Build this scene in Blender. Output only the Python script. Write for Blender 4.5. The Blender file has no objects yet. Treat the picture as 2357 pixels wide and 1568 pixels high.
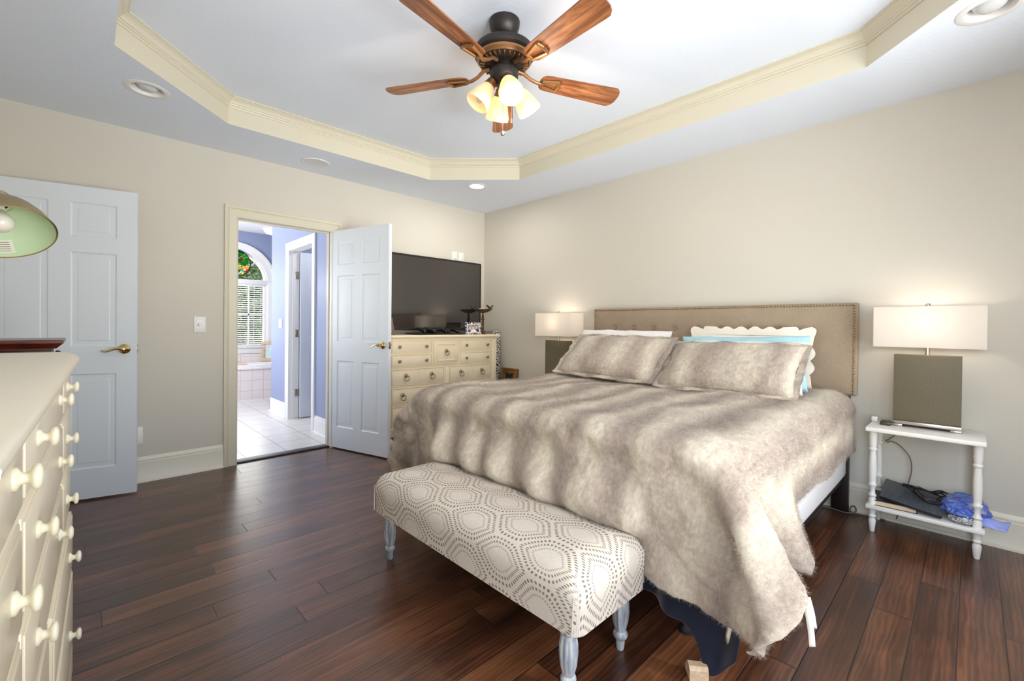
import bpy, bmesh, math, random
import numpy as np
from mathutils import Vector, Matrix
from mathutils.geometry import tessellate_polygon
PI = math.pi
SC = bpy.context.scene
COL = SC.collection
R = random.Random(7)

# ------------------------------------------------------------------ camera, world, light, exposure
cam_d = bpy.data.cameras.new('camera')
cam = bpy.data.objects.new('camera', cam_d); COL.objects.link(cam); SC.camera = cam
cam_d.sensor_width = 36.0
cam_d.lens = 1022.646 / 2357 * 36
cam_d.shift_y = -26.58 / 2357
cam_d.clip_start = 0.02
YAW, PITCH, ROLL = (math.radians(a) for a in (44.032, -0.412, 0.586))
fw = Vector((math.cos(PITCH)*math.sin(YAW), math.cos(PITCH)*math.cos(YAW), math.sin(PITCH)))
rt = Vector((math.cos(YAW), -math.sin(YAW), 0))
up = rt.cross(fw)
r2 = rt*math.cos(ROLL) + up*math.sin(ROLL)
u2 = up*math.cos(ROLL) - rt*math.sin(ROLL)
cam.matrix_world = Matrix(((r2.x, u2.x, -fw.x, -3.572), (r2.y, u2.y, -fw.y, -4.203), (r2.z, u2.z, -fw.z, 1.169), (0, 0, 0, 1)))

SC.view_settings.view_transform = 'Standard'
SC.view_settings.look = 'None'
SC.view_settings.gamma = 1
SC.view_settings.use_curve_mapping = False
SC.view_settings.exposure = 0.5
SC.cycles.use_denoising = True
SC.cycles.use_adaptive_sampling = True
SC.cycles.adaptive_threshold = 0.02
SC.cycles.max_bounces = 8
SC.cycles.diffuse_bounces = 5
SC.cycles.glossy_bounces = 4
SC.cycles.transmission_bounces = 6
SC.cycles.transparent_max_bounces = 12
SC.cycles.caustics_reflective = False
SC.cycles.caustics_refractive = False
SC.cycles.sample_clamp_indirect = 6.0
SC.cycles.blur_glossy = 1.0

world = bpy.data.worlds.new('world'); SC.world = world
world.use_nodes = True
wn = world.node_tree.nodes; wl = world.node_tree.links
bgn = wn['Background']
sky = wn.new('ShaderNodeTexSky')
try:
    sky.sky_type = 'NISHITA'; sky.sun_disc = False; sky.sun_elevation = math.radians(50); sky.sun_rotation = math.radians(200)
except Exception:
    pass
wl.new(sky.outputs[0], bgn.inputs[0]); bgn.inputs[1].default_value = 0.35

def area(name, loc, rot, sx, sy, power, color):
    d = bpy.data.lights.new(name, 'AREA'); d.shape = 'RECTANGLE'; d.size = sx; d.size_y = sy; d.energy = power; d.color = color
    o = bpy.data.objects.new(name, d); o.location = loc; o.rotation_euler = rot; COL.objects.link(o)
    return o
def point(name, loc, power, color, rad):
    d = bpy.data.lights.new(name, 'POINT'); d.energy = power; d.color = color; d.shadow_soft_size = rad
    o = bpy.data.objects.new(name, d); o.location = loc; COL.objects.link(o)
    return o
DAY = (0.95, 0.98, 1.0)
# daylight through the bedroom windows behind the camera: sky light, plus an added upward fill for the ceiling
area('daylight_window_south', (-2.75, -5.14, 1.35), (-PI/2, 0, PI), 1.1, 1.7, 8, DAY)
area('daylight_window_south', (-1.40, -5.14, 1.35), (-PI/2, 0, PI), 1.1, 1.7, 8, DAY)
area('ceiling_fill_light', (-2.9, -9.2, -.35), (-PI/2-math.radians(45), 0, PI), 5.0, 3.5, 720, DAY)  # added fill aimed up through the windows to brighten the ceiling
area('daylight_window_west', (-4.10, -4.47, 1.35), (PI/2, 0, -PI/2), .95, 1.6, 17, DAY)
# daylight through the bathroom windows
area('daylight_bathroom', (-4.10, 2.2, 1.45), (PI/2+math.radians(38), 0, -PI/2), 1.8, 1.5, 66, (0.97, 0.98, 1.0))
area('daylight_bathroom', (-1.8, 4.75, 1.6), (-PI/2, 0, 0), 1.3, 1.9, 36, (1.0, 1.0, 0.98))
sun_d = bpy.data.lights.new('sun', 'SUN'); sun_d.energy = 0.9; sun_d.angle = math.radians(1); sun_d.color = (1, .96, .88)
sun = bpy.data.objects.new('sun', sun_d); sun.rotation_euler = (math.radians(48), 0, math.radians(25)); COL.objects.link(sun)

# ------------------------------------------------------------------ materials
def srgb(r, g, b):
    f = lambda c: (c/255/12.92) if c/255 <= 0.04045 else ((c/255+0.055)/1.055)**2.4
    return (f(r), f(g), f(b), 1)
class NT:
    """tiny node-tree helper"""
    def __init__(s, name):
        s.m = bpy.data.materials.new(name); s.m.use_nodes = True
        s.t = s.m.node_tree; s.n = s.t.nodes; s.l = s.t.links
        s.b = s.n['Principled BSDF']; s.out = s.n['Material Output']
    def add(s, typ, ins=None, **kw):
        n = s.n.new('ShaderNode'+typ)
        for k, v in kw.items(): setattr(n, k, v)
        for k, v in (ins or {}).items(): s.set(n.inputs[k], v)
        return n
    def set(s, sock, v):
        if isinstance(v, bpy.types.NodeSocket): s.l.new(v, sock)
        elif isinstance(v, bpy.types.Node): s.l.new(v.outputs[0], sock)
        else: sock.default_value = v
    def math(s, op, a, b=None, c=None):
        n = s.n.new('ShaderNodeMath'); n.operation = op
        s.set(n.inputs[0], a)
        if b is not None: s.set(n.inputs[1], b)
        if c is not None: s.set(n.inputs[2], c)
        return n.outputs[0]
    def mix(s, fac, a, b, mode='MIX'):
        n = s.n.new('ShaderNodeMix'); n.data_type = 'RGBA'; n.blend_type = mode
        s.set(n.inputs[0], fac); s.set(n.inputs[6], a); s.set(n.inputs[7], b)
        return n.outputs[2]
    def ramp(s, fac, stops, interp='LINEAR'):
        n = s.n.new('ShaderNodeValToRGB'); n.color_ramp.interpolation = interp
        e = n.color_ramp.elements
        while len(e) < len(stops): e.new(0.5)
        for k, (p, c) in enumerate(stops): e[k].position = p; e[k].color = c
        s.set(n.inputs[0], fac)
        return n.outputs[0]
    def noise(s, scale, detail=3, vec=None, rough=.5):
        n = s.add('TexNoise', {'Scale': scale, 'Detail': detail, 'Roughness': rough})
        if vec is not None: s.set(n.inputs['Vector'], vec)
        return n
    def obj(s): return s.add('TexCoord').outputs['Object']
    def uv(s): return s.add('TexCoord').outputs['UV']
    def mapping(s, vec, scale=(1, 1, 1), rot=(0, 0, 0), loc=(0, 0, 0)):
        n = s.add('Mapping'); s.set(n.inputs[0], vec)
        n.inputs['Scale'].default_value = scale; n.inputs['Rotation'].default_value = rot; n.inputs['Location'].default_value = loc
        return n.outputs[0]
    def bump(s, h, strength=.3, dist=.01):
        n = s.add('Bump', {'Height': h, 'Strength': strength, 'Distance': dist}); s.l.new(n.outputs[0], s.b.inputs['Normal'])
    def p(s, **kw):
        names = dict(col='Base Color', rough='Roughness', metal='Metallic', spec='Specular IOR Level', sheen='Sheen Weight', trans='Transmission Weight',
                     emit='Emission Color', estr='Emission Strength', coat='Coat Weight', ior='IOR', alpha='Alpha', sss='Subsurface Weight', crough='Coat Roughness')
        for k, v in kw.items(): s.set(s.b.inputs[names[k]], v)
        return s
def simple(name, col, rough=.5, metal=0, spec=.5, bump=None, sheen=0, var=0, coat=0):
    t = NT(name); t.p(rough=rough, metal=metal, spec=spec, sheen=sheen, coat=coat)
    if var:
        n = t.noise(6, 4, t.obj()); a = tuple(c*(1-var) for c in col[:3])+(1,)
        t.p(col=t.mix(n.outputs[0], a, col))
    else: t.p(col=col)
    if bump: t.bump(t.noise(bump[0], 3, t.obj()).outputs[0], bump[1], bump[2])
    return t.m
M = {}
M['wall'] = simple('painted_wall', srgb(212, 206, 193), .65, bump=(160, .08, .002))
M['blue'] = simple('blue_wall_paint', srgb(142, 152, 182), .45, bump=(160, .08, .002))
M['ceil'] = simple('ceiling_paint', srgb(232, 239, 250), .8, bump=(55, .35, .004))
M['bceil'] = simple('bathroom_ceiling_paint', srgb(240, 240, 240), .8)
M['trim'] = simple('cream_trim_paint', srgb(216, 209, 188), .35, bump=(30, .04, .002))
M['base'] = simple('baseboard_paint', srgb(232, 226, 208), .35, bump=(30, .04, .002))
M['white'] = simple('white_paint', srgb(236, 234, 230), .35)
M['door'] = simple('door_paint', srgb(224, 230, 236), .38, bump=(40, .05, .002))
M['brass'] = simple('polished_brass', srgb(226, 200, 140), .13, 1)
M['antique'] = simple('antique_brass', srgb(166, 146, 114), .42, .7)
M['nickel'] = simple('hinge_nickel', srgb(178, 168, 150), .3, 1)
M['chrome'] = simple('brushed_chrome', srgb(205, 195, 188), .22, 1)
M['plate'] = simple('white_plastic', srgb(240, 238, 232), .35)
M['dkplastic'] = simple('black_plastic', srgb(22, 21, 22), .3)
M['black'] = simple('black_matte', srgb(16, 15, 15), .6)
M['darkwood'] = simple('espresso_wood', srgb(40, 28, 24), .4, var=.4)
M['cream'] = simple('cream_furniture_paint', srgb(250, 233, 202), .33, var=.05, bump=(18, .05, .003))
M['cream2'] = simple('glazed_cream_furniture_paint', srgb(232, 220, 194), .3, var=.07, bump=(18, .05, .003))
M['knob'] = simple('cream_wood_knob', srgb(236, 230, 206), .3)
M['white_wood'] = simple('white_table_paint', srgb(240, 236, 228), .35, bump=(20, .05, .002))

def floor_mat():
    t = NT('dark_hardwood_planks'); o = t.obj()
    sx = t.add('SeparateXYZ'); t.set(sx.inputs[0], o)
    W = .1265; LN = 1.05
    ry = t.math('DIVIDE', t.math('ADD', sx.outputs[1], .005), W); row = t.math('FLOOR', ry); fy = t.math('FRACT', ry)
    wn1 = t.add('TexWhiteNoise', noise_dimensions='1D'); t.set(wn1.inputs['W'], row)
    px = t.math('ADD', t.math('DIVIDE', sx.outputs[0], LN), t.math('MULTIPLY', wn1.outputs[0], 7.3)); cx = t.math('FLOOR', px); fx = t.math('FRACT', px)
    cv = t.add('CombineXYZ', {0: row, 1: cx}); w2 = t.add('TexWhiteNoise', noise_dimensions='2D'); t.set(w2.inputs['Vector'], cv)
    ey = t.math('MULTIPLY', t.math('MINIMUM', fy, t.math('SUBTRACT', 1, fy)), W)
    ex = t.math('MULTIPLY', t.math('MINIMUM', fx, t.math('SUBTRACT', 1, fx)), LN)
    edge = t.math('MINIMUM', ey, ex)
    seam = t.math('SMOOTH_MIN', t.math('DIVIDE', edge, .0032), 1, .3)
    # grain, shifted per plank
    off = t.add('VectorMath', {0: o, 1: t.add('CombineXYZ', {0: t.math('MULTIPLY', w2.outputs[0], 30), 1: t.math('MULTIPLY', w2.outputs[0], 11), 2: 0})}, operation='ADD')
    g1 = t.noise(1, 6, t.mapping(off.outputs[0], (2.2, 38, 1)), .62)
    g2 = t.noise(1, 3, t.mapping(off.outputs[0], (.9, 9, 1)), .5)
    wv = t.add('TexWave', {'Scale': 2.2, 'Distortion': 7.0, 'Detail': 2.0, 'Detail Scale': 1.4}, wave_type='BANDS', bands_direction='Y')
    t.set(wv.inputs['Vector'], t.mapping(off.outputs[0], (1.3, 8, 1)))
    f = t.math('ADD', t.math('MULTIPLY', g1.outputs[0], .5), t.math('MULTIPLY', g2.outputs[0], .5))
    f = t.math('ADD', f, t.math('MULTIPLY', t.math('SUBTRACT', wv.outputs['Fac'], .5), .10))
    f = t.math('ADD', f, t.math('MULTIPLY', t.math('SUBTRACT', w2.outputs[0], .5), .15))
    blot = t.noise(1, 3, t.mapping(off.outputs[0], (3.5, 7, 1)))
    f = t.math('ADD', f, t.math('MULTIPLY', t.math('SUBTRACT', blot.outputs[0], .5), .34))
    col = t.ramp(f, [(.22, srgb(42, 23, 15)), (.45, srgb(72, 42, 27)), (.6, srgb(104, 63, 40)), (.78, srgb(134, 88, 57))])
    lightp = t.math('GREATER_THAN', w2.outputs[0], .84)
    col = t.mix(t.math('MULTIPLY', lightp, .2), col, srgb(120, 76, 46))
    col = t.mix(seam, srgb(16, 9, 6), col)
    t.p(col=col, rough=t.math('ADD', .24, t.math('MULTIPLY', g1.outputs[0], .2)), spec=.5, coat=.35, crough=.22)
    h = t.math('ADD', t.math('MULTIPLY', seam, 1.0), t.math('MULTIPLY', g1.outputs[0], .12))
    h = t.math('ADD', h, t.math('MULTIPLY', t.noise(7, 2, o).outputs[0], .25))
    t.bump(h, .5, .003)
    return t.m
M['floor'] = floor_mat()
def tile_mat(name, c1, c2, grout, sx, sy, off=(0, 0), axes=(0, 1), g=.006, rough=.28):
    t = NT(name); o = t.obj(); s = t.add('SeparateXYZ'); t.set(s.inputs[0], o)
    def edge(out, size, of):
        f = t.math('FRACT', t.math('DIVIDE', t.math('SUBTRACT', out, of), size))
        return t.math('MULTIPLY', t.math('MINIMUM', f, t.math('SUBTRACT', 1, f)), size)
    e = t.math('MINIMUM', edge(s.outputs[axes[0]], sx, off[0]), edge(s.outputs[axes[1]], sy, off[1]))
    k = t.math('GREATER_THAN', e, g/2)
    n = t.noise(9, 5, o)
    t.p(col=t.mix(k, grout, t.mix(n.outputs[0], c1, c2)), rough=rough)
    t.bump(t.math('ADD', k, t.math('MULTIPLY', n.outputs[0], .4)), .3, .003)
    return t.m
M['tile'] = tile_mat('bathroom_floor_tile', srgb(232, 226, 218), srgb(212, 206, 200), srgb(128, 124, 124), .33, .33, (-1.895, .153))
M['tubtile'] = tile_mat('tub_tile', srgb(240, 228, 222), srgb(230, 216, 210), srgb(196, 184, 176), .158, .16, (-1.794, .447), (0, 2), .005)

def fur_mat():
    t = NT('striped_faux_fur'); uv = t.uv(); s = t.add('SeparateXYZ'); t.set(s.inputs[0], uv)
    n1 = t.noise(1, 3, t.mapping(uv, (1.1, 2.2, 1))); n2 = t.noise(1, 4, t.mapping(uv, (2.2, 7, 1))); n3 = t.noise(1, 3, t.mapping(uv, (60, 90, 1)))
    v = t.math('ADD', s.outputs[1], t.math('MULTIPLY', t.math('SUBTRACT', n1.outputs[0], .5), .16))
    v = t.math('ADD', v, t.math('MULTIPLY', t.math('SUBTRACT', n2.outputs[0], .5), .10))
    w = t.math('ADD', t.math('MULTIPLY', t.math('SINE', t.math('MULTIPLY', v, 2*PI/.24)), .5), .5)
    w = t.math('ADD', t.math('MULTIPLY', w, .40), t.math('MULTIPLY', n2.outputs[0], .62))
    n4 = t.noise(1, 3, t.mapping(uv, (22, 34, 1)))
    w = t.math('ADD', w, t.math('MULTIPLY', t.math('SUBTRACT', n3.outputs[0], .5), .5))
    w = t.math('ADD', w, t.math('MULTIPLY', t.math('SUBTRACT', n4.outputs[0], .5), .34))
    col = t.ramp(w, [(.06, srgb(138, 123, 110)), (.34, srgb(168, 153, 139)), (.62, srgb(195, 182, 164)), (.94, srgb(230, 219, 198))])
    t.p(col=col, rough=.9, spec=.12, sheen=.2)
    t.b.inputs['Sheen Roughness'].default_value = .5
    o = t.obj()
    h = t.math('ADD', t.math('MULTIPLY', t.noise(130, 3, o).outputs[0], .6), t.math('MULTIPLY', t.noise(420, 2, o).outputs[0], .5))
    t.bump(h, .6, .005)
    return t.m
M['fur'] = fur_mat()
def fabric(name, c1, c2, scale=(300, 300, 300), bump=.3, rough=.85, sheen=.1):
    t = NT(name); n = t.noise(1, 2, t.mapping(t.obj(), scale)); n2 = t.noise(7, 3, t.obj())
    t.p(col=t.mix(t.math('ADD', t.math('MULTIPLY', n.outputs[0], .7), t.math('MULTIPLY', n2.outputs[0], .3)), c1, c2), rough=rough, spec=.2, sheen=sheen)
    t.bump(n.outputs[0], bump, .002)
    return t.m
M['linen'] = fabric('taupe_linen_upholstery', srgb(134, 116, 96), srgb(186, 166, 142), (500, 420, 60), .35)
M['cotton'] = fabric('white_cotton', srgb(236, 230, 224), srgb(250, 246, 242), (60, 60, 60), .1)
M['aqua'] = fabric('aqua_cotton', srgb(164, 212, 224), srgb(192, 228, 234), (60, 60, 60), .1)
M['sham'] = fabric('cream_cotton', srgb(240, 228, 212), srgb(250, 240, 226), (90, 90, 90), .15)
M['velvet'] = fabric('navy_velvet', srgb(8, 10, 18), srgb(26, 33, 54), (14, 14, 14), .5, .7, .35)
M['sherpa'] = fabric('sherpa_fleece', srgb(190, 176, 150), srgb(236, 226, 206), (90, 90, 90), 1.0)
M['mattress'] = fabric('white_mattress_ticking', srgb(228, 224, 220), srgb(244, 242, 238), (120, 120, 120), .15)

def bench_fabric():
    t = NT('ogee_dash_upholstery'); s = t.add('SeparateXYZ'); t.set(s.inputs[0], t.uv())
    A, B = .385, .186         # staggered lattice along the length (u) and across the width (v)
    def cell(ou, ov):
        fu = t.math('SUBTRACT', t.math('FRACT', t.math('ADD', t.math('DIVIDE', s.outputs[0], A), ou)), .5)
        fv = t.math('SUBTRACT', t.math('FRACT', t.math('ADD', t.math('DIVIDE', s.outputs[1], B), ov)), .5)
        x = t.math('MULTIPLY', t.math('ABSOLUTE', fu), 2); y = t.math('MULTIPLY', t.math('ABSOLUTE', fv), 2)
        # rounded, elongated hexagon metric
        d = t.math('SMOOTH_MAX', t.math('DIVIDE', t.math('ADD', x, t.math('MULTIPLY', y, .45)), .74), y, .28)
        return d, t.math('ARCTAN2', fv, t.math('MULTIPLY', fu, 1.25))
    da, aa = cell(.9675, .9); db, ab = cell(.4675, .4)
    pick = t.math('LESS_THAN', da, db)
    d = t.math('MINIMUM', da, db)
    ang = t.math('ADD', t.math('MULTIPLY', aa, pick), t.math('MULTIPLY', ab, t.math('SUBTRACT', 1, pick)))
    tot = None
    for r, wd, nn, dk in ((.47, .035, 38, .7), (.66, .05, 42, .95), (.86, .055, 46, 1.0), (1.06, .05, 50, 1.0)):
        q_ = t.math('DIVIDE', t.math('ABSOLUTE', t.math('SUBTRACT', d, r)), wd)
        g_ = t.math('MULTIPLY', t.math('ABSOLUTE', t.math('SUBTRACT', t.math('FRACT', t.math('MULTIPLY', ang, nn/(2*PI))), .5)), 3.6)
        e_ = t.math('POWER', t.math('ADD', t.math('POWER', q_, 3), t.math('POWER', g_, 3)), .333)
        v = t.math('MULTIPLY', t.add('MapRange', {0: e_, 1: 1.12, 2: .82, 3: 0.0, 4: 1.0}).outputs[0], dk)
        tot = v if tot is None else t.math('MAXIMUM', tot, v)
    n = t.noise(120, 3, t.obj())
    base = t.mix(n.outputs[0], srgb(202, 192, 178), srgb(222, 213, 200))
    dn = t.noise(5, 2, t.obj())
    ink = t.mix(dn.outputs[0], srgb(112, 102, 86), srgb(136, 126, 110))
    tot = t.math('MULTIPLY', tot, t.math('ADD', .62, t.math('MULTIPLY', t.noise(60, 3, t.obj()).outputs[0], .6)))
    t.p(col=t.mix(t.math('MINIMUM', tot, 1), base, ink), rough=.85, spec=.2)
    t.bump(t.math('SUBTRACT', t.math('MULTIPLY', n.outputs[0], .5), t.math('MULTIPLY', tot, .3)), .35, .002)
    return t.m
M['ogee'] = bench_fabric()
def leg_mat():
    t = NT('distressed_grey_blue_wood'); n = t.noise(1, 4, t.mapping(t.obj(), (40, 40, 9)))
    t.p(col=t.ramp(n.outputs[0], [(.32, srgb(132, 122, 108)), (.48, srgb(156, 168, 180)), (.66, srgb(204, 204, 198))]), rough=.45)
    t.bump(n.outputs[0], .3, .002); return t.m
M['leg'] = leg_mat()
def wood_mat(name, stops, scale=(1.5, 22, 22), rough=.4):
    t = NT(name); n = t.noise(1, 6, t.mapping(t.obj(), scale), .6); n.inputs['Distortion'].default_value = .6
    t.p(col=t.ramp(n.outputs[0], stops), rough=rough); t.bump(n.outputs[0], .12, .002); return t.m
M['blade'] = wood_mat('walnut_fan_blade', [(.3, srgb(84, 48, 30)), (.46, srgb(134, 82, 50)), (.58, srgb(172, 112, 70)), (.75, srgb(200, 142, 96))], (3, 30, 30))
M['boxwood'] = wood_mat('mahogany', [(.3, srgb(60, 22, 14)), (.7, srgb(110, 48, 30))], (12, 60, 60), .25)
M['fan'] = simple('oil_rubbed_bronze', srgb(62, 58, 56), .42, .7)
M['fan2'] = simple('bronze_bracket', srgb(156, 116, 78), .38, .75)
def shade_mat(name, col, trans=.35, emit=0):
    t = NT(name)
    tr = t.add('BsdfTranslucent', {'Color': col}); df = t.add('BsdfDiffuse', {'Color': col})
    mx = t.add('MixShader', {0: trans}); t.l.new(df.outputs[0], mx.inputs[1]); t.l.new(tr.outputs[0], mx.inputs[2])
    last = mx
    if emit:
        em = t.add('Emission', {'Color': col, 'Strength': emit}); ad = t.add('AddShader')
        t.l.new(mx.outputs[0], ad.inputs[0]); t.l.new(em.outputs[0], ad.inputs[1]); last = ad
    t.l.new(last.outputs[0], t.out.inputs[0]); return t.m
M['lampshade'] = shade_mat('linen_lampshade', srgb(250, 246, 240), .62)
M['amber'] = shade_mat('amber_frosted_glass', srgb(250, 222, 176), .4, .25)
M['cream_glass'] = shade_mat('cream_frosted_glass', srgb(250, 234, 200), .45, .12)
def emis(name, col, s):
    t = NT(name); t.p(col=col, emit=col, estr=s); return t.m
M['bulb'] = emis('lit_bulb', (1, .88, .66, 1), 4)
M['downlight'] = emis('lit_downlight', (1, .97, .92, 1), 9)
M['bulb_off'] = simple('unlit_bulb', srgb(236, 230, 216), .25)
M['frost'] = simple('frosted_lens', srgb(214, 214, 214), .4)
def weave():
    t = NT('woven_lamp_base'); o = t.obj()
    w1 = t.add('TexWave', {'Scale': 50.0}, wave_type='BANDS', bands_direction='DIAGONAL'); t.set(w1.inputs['Vector'], t.mapping(o, (1, 1, 2.2)))
    b = t.add('TexChecker', {'Scale': 260.0}); t.set(b.inputs['Vector'], t.mapping(o, (.5, .5, 1), (.6, 0, 0)))
    f = t.math('MULTIPLY', w1.outputs['Fac'], t.math('ADD', .5, t.math('MULTIPLY', b.outputs['Fac'], .5)))
    t.p(col=t.mix(f, srgb(92, 84, 64), srgb(134, 124, 100)), rough=.5); t.bump(f, .5, .002); return t.m
M['weave'] = weave()
def zebra():
    t = NT('zebra_print'); w = t.add('TexWave', {'Scale': 24.0, 'Distortion': 9.0, 'Detail': 2.0, 'Detail Scale': 1.2}, bands_direction='DIAGONAL'); t.set(w.inputs['Vector'], t.obj())
    t.p(col=t.ramp(w.outputs['Fac'], [(.0, srgb(20, 18, 18)), (.5, srgb(236, 228, 214))], 'CONSTANT'), rough=.6); return t.m
M['zebra'] = zebra()
def jewel():
    t = NT('beaded_mosaic'); v = t.add('TexVoronoi', {'Scale': 95.0}); t.set(v.inputs['Vector'], t.obj())
    s = t.add('SeparateColor'); t.l.new(v.outputs['Color'], s.inputs[0])
    t.p(col=t.ramp(s.outputs[0], [(0, srgb(30, 30, 40)), (.3, srgb(220, 224, 230)), (.5, srgb(90, 110, 150)), (.7, srgb(240, 236, 230)), (.88, srgb(200, 130, 90))], 'CONSTANT'), rough=.2); return t.m
M['jewel'] = jewel()
def gold():
    t = NT('gilded_wood'); n = t.noise(40, 4, t.obj())
    t.p(col=t.mix(n.outputs[0], srgb(92, 58, 28), srgb(178, 128, 72)), rough=.4, metal=.3); t.bump(n.outputs[0], .5, .003); return t.m
M['gold'] = gold()
M['screen'] = NT('tv_screen').p(col=srgb(34, 29, 27), rough=.07, spec=1.0, coat=.6, crough=.07).m
def bird_metal():
    t = NT('verdigris_bronze'); n = t.noise(25, 4, t.obj()); t.p(col=t.mix(n.outputs[0], srgb(52, 36, 26), srgb(128, 96, 62)), rough=.5, metal=.5); return t.m
M['bronze'] = bird_metal()
def leather():
    t = NT('scuffed_black_laptop'); n = t.noise(1, 4, t.mapping(t.obj(), (10, 60, 10))); t.p(col=t.mix(n.outputs[0], srgb(42, 45, 50), srgb(88, 94, 100)), rough=.38); return t.m
M['laptop'] = leather()
def bag():
    t = NT('blue_plastic_bag'); n = t.noise(1, 5, t.mapping(t.obj(), (26, 12, 34))); n2 = t.noise(60, 3, t.obj())
    t.p(col=t.ramp(n.outputs[0], [(.28, srgb(36, 52, 150)), (.42, srgb(104, 136, 214)), (.52, srgb(58, 84, 184)), (.62, srgb(150, 160, 214)), (.74, srgb(214, 218, 236))]), rough=.22, spec=.6)
    t.bump(t.math('ADD', n.outputs[0], t.math('MULTIPLY', n2.outputs[0], .4)), .8, .008); return t.m
M['bag'] = bag()
def glass_pane():
    t = NT('window_glass'); tr = t.add('BsdfTransparent', {'Color': (.97, .98, .97, 1)}); gl = t.add('BsdfGlossy', {'Roughness': .02})
    fr = t.add('Fresnel', {'IOR': 1.45}); mx = t.add('MixShader'); t.l.new(fr.outputs[0], mx.inputs[0]); t.l.new(tr.outputs[0], mx.inputs[1]); t.l.new(gl.outputs[0], mx.inputs[2])
    t.l.new(mx.outputs[0], t.out.inputs[0]); return t.m
M['glass'] = glass_pane()
def stained():
    t = NT('stained_glass'); o = t.obj(); v = t.add('TexVoronoi', {'Scale': 26.0}); t.set(v.inputs['Vector'], o)
    ve = t.add('TexVoronoi', {'Scale': 26.0}, feature='DISTANCE_TO_EDGE'); t.set(ve.inputs['Vector'], o)
    sc = t.add('SeparateColor'); t.l.new(v.outputs['Color'], sc.inputs[0]); s = t.add('SeparateXYZ'); t.set(s.inputs[0], o)
    top = t.ramp(sc.outputs[0], [(0, srgb(30, 110, 40)), (.35, srgb(90, 170, 60)), (.6, srgb(200, 226, 240)), (.8, srgb(40, 130, 60))], 'CONSTANT')
    mid = t.ramp(sc.outputs[0], [(0, srgb(240, 170, 90)), (.5, srgb(246, 200, 130)), (.8, srgb(160, 200, 60))], 'CONSTANT')
    low = t.ramp(sc.outputs[0], [(0, srgb(90, 180, 60)), (.3, srgb(230, 60, 40)), (.45, srgb(250, 220, 120)), (.65, srgb(90, 170, 230)), (.85, srgb(240, 250, 250))], 'CONSTANT')
    z = s.outputs[2]
    c = t.mix(t.math('GREATER_THAN', z, -.03), mid, top); c = t.mix(t.math('LESS_THAN', z, -.09), c, low)
    c = t.mix(t.math('LESS_THAN', ve.outputs[0], .035), c, (.01, .01, .01, 1))
    tr = t.add('BsdfTranslucent', {'Color': c}); tp = t.add('BsdfTransparent', {'Color': c}); mx = t.add('MixShader', {0: .6})
    t.l.new(tr.outputs[0], mx.inputs[1]); t.l.new(tp.outputs[0], mx.inputs[2]); t.l.new(mx.outputs[0], t.out.inputs[0]); return t.m
M['stained'] = stained()
def foliage():
    t = NT('foliage'); n = t.noise(7, 6, t.obj(), .7); v = t.add('TexVoronoi', {'Scale': 16.0}); t.set(v.inputs['Vector'], t.obj())
    f = t.math('MULTIPLY', n.outputs[0], t.math('ADD', .6, v.outputs['Distance']))
    t.p(col=t.ramp(f, [(.2, srgb(18, 26, 12)), (.45, srgb(50, 70, 34)), (.62, srgb(110, 130, 70)), (.8, srgb(170, 180, 130))]), rough=.8); t.bump(f, 1, .1); return t.m
M['foliage'] = foliage()
M['lawn'] = simple('lawn', srgb(120, 140, 70), .9, var=.4)
def painting(name, stops, sc=7):
    t = NT(name); n = t.noise(sc, 4, t.obj()); t.p(col=t.ramp(n.outputs[0], stops), rough=.5); return t.m
M['painting_pale'] = painting('pale_landscape_print', [(.3, srgb(240, 238, 230)), (.48, srgb(190, 214, 206)), (.6, srgb(238, 226, 214)), (.75, srgb(190, 200, 216))], 14)
M['painting_dark'] = painting('dark_landscape_painting', [(.3, srgb(22, 26, 20)), (.55, srgb(50, 56, 40)), (.7, srgb(150, 160, 160))], 9)
M['bsnap'] = painting('snapshot_print', [(.3, srgb(60, 60, 80)), (.5, srgb(150, 150, 170)), (.6, srgb(230, 200, 90)), (.75, srgb(200, 190, 210))], 30)
for nm, c in dict(skin=(226, 178, 156), hair=(70, 52, 44), shirt=(232, 230, 226), shirt2=(80, 52, 58), bluebg=(140, 170, 206), tan=(196, 150, 110)).items():
    M[nm] = simple('print_'+nm, srgb(*c), .5)
M['rosewood'] = simple('rose_brown_frame', srgb(128, 96, 88), .35)
M['palewood'] = wood_mat('pale_raw_pine', [(.3, srgb(206, 176, 140)), (.7, srgb(232, 208, 172))], (6, 60, 60), .5)
M['cord'] = simple('brown_lamp_cord', srgb(124, 110, 92), .5)
M['leafpaper'] = simple('book_pages', srgb(226, 200, 166), .8)
M['darkbook'] = simple('dark_book_cover', srgb(58, 56, 52), .5)
M['tag'] = simple('fabric_care_tag', srgb(226, 216, 200), .8, var=.12)
M['silver'] = simple('crinkled_foil', srgb(190, 196, 196), .2, .8, bump=(60, 1, .01))
M['shade_in'] = simple('pale_green_enamel', srgb(196, 214, 178), .45)
M['shade_out'] = simple('brushed_brass_shade', srgb(186, 164, 120), .24, 1)

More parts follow.
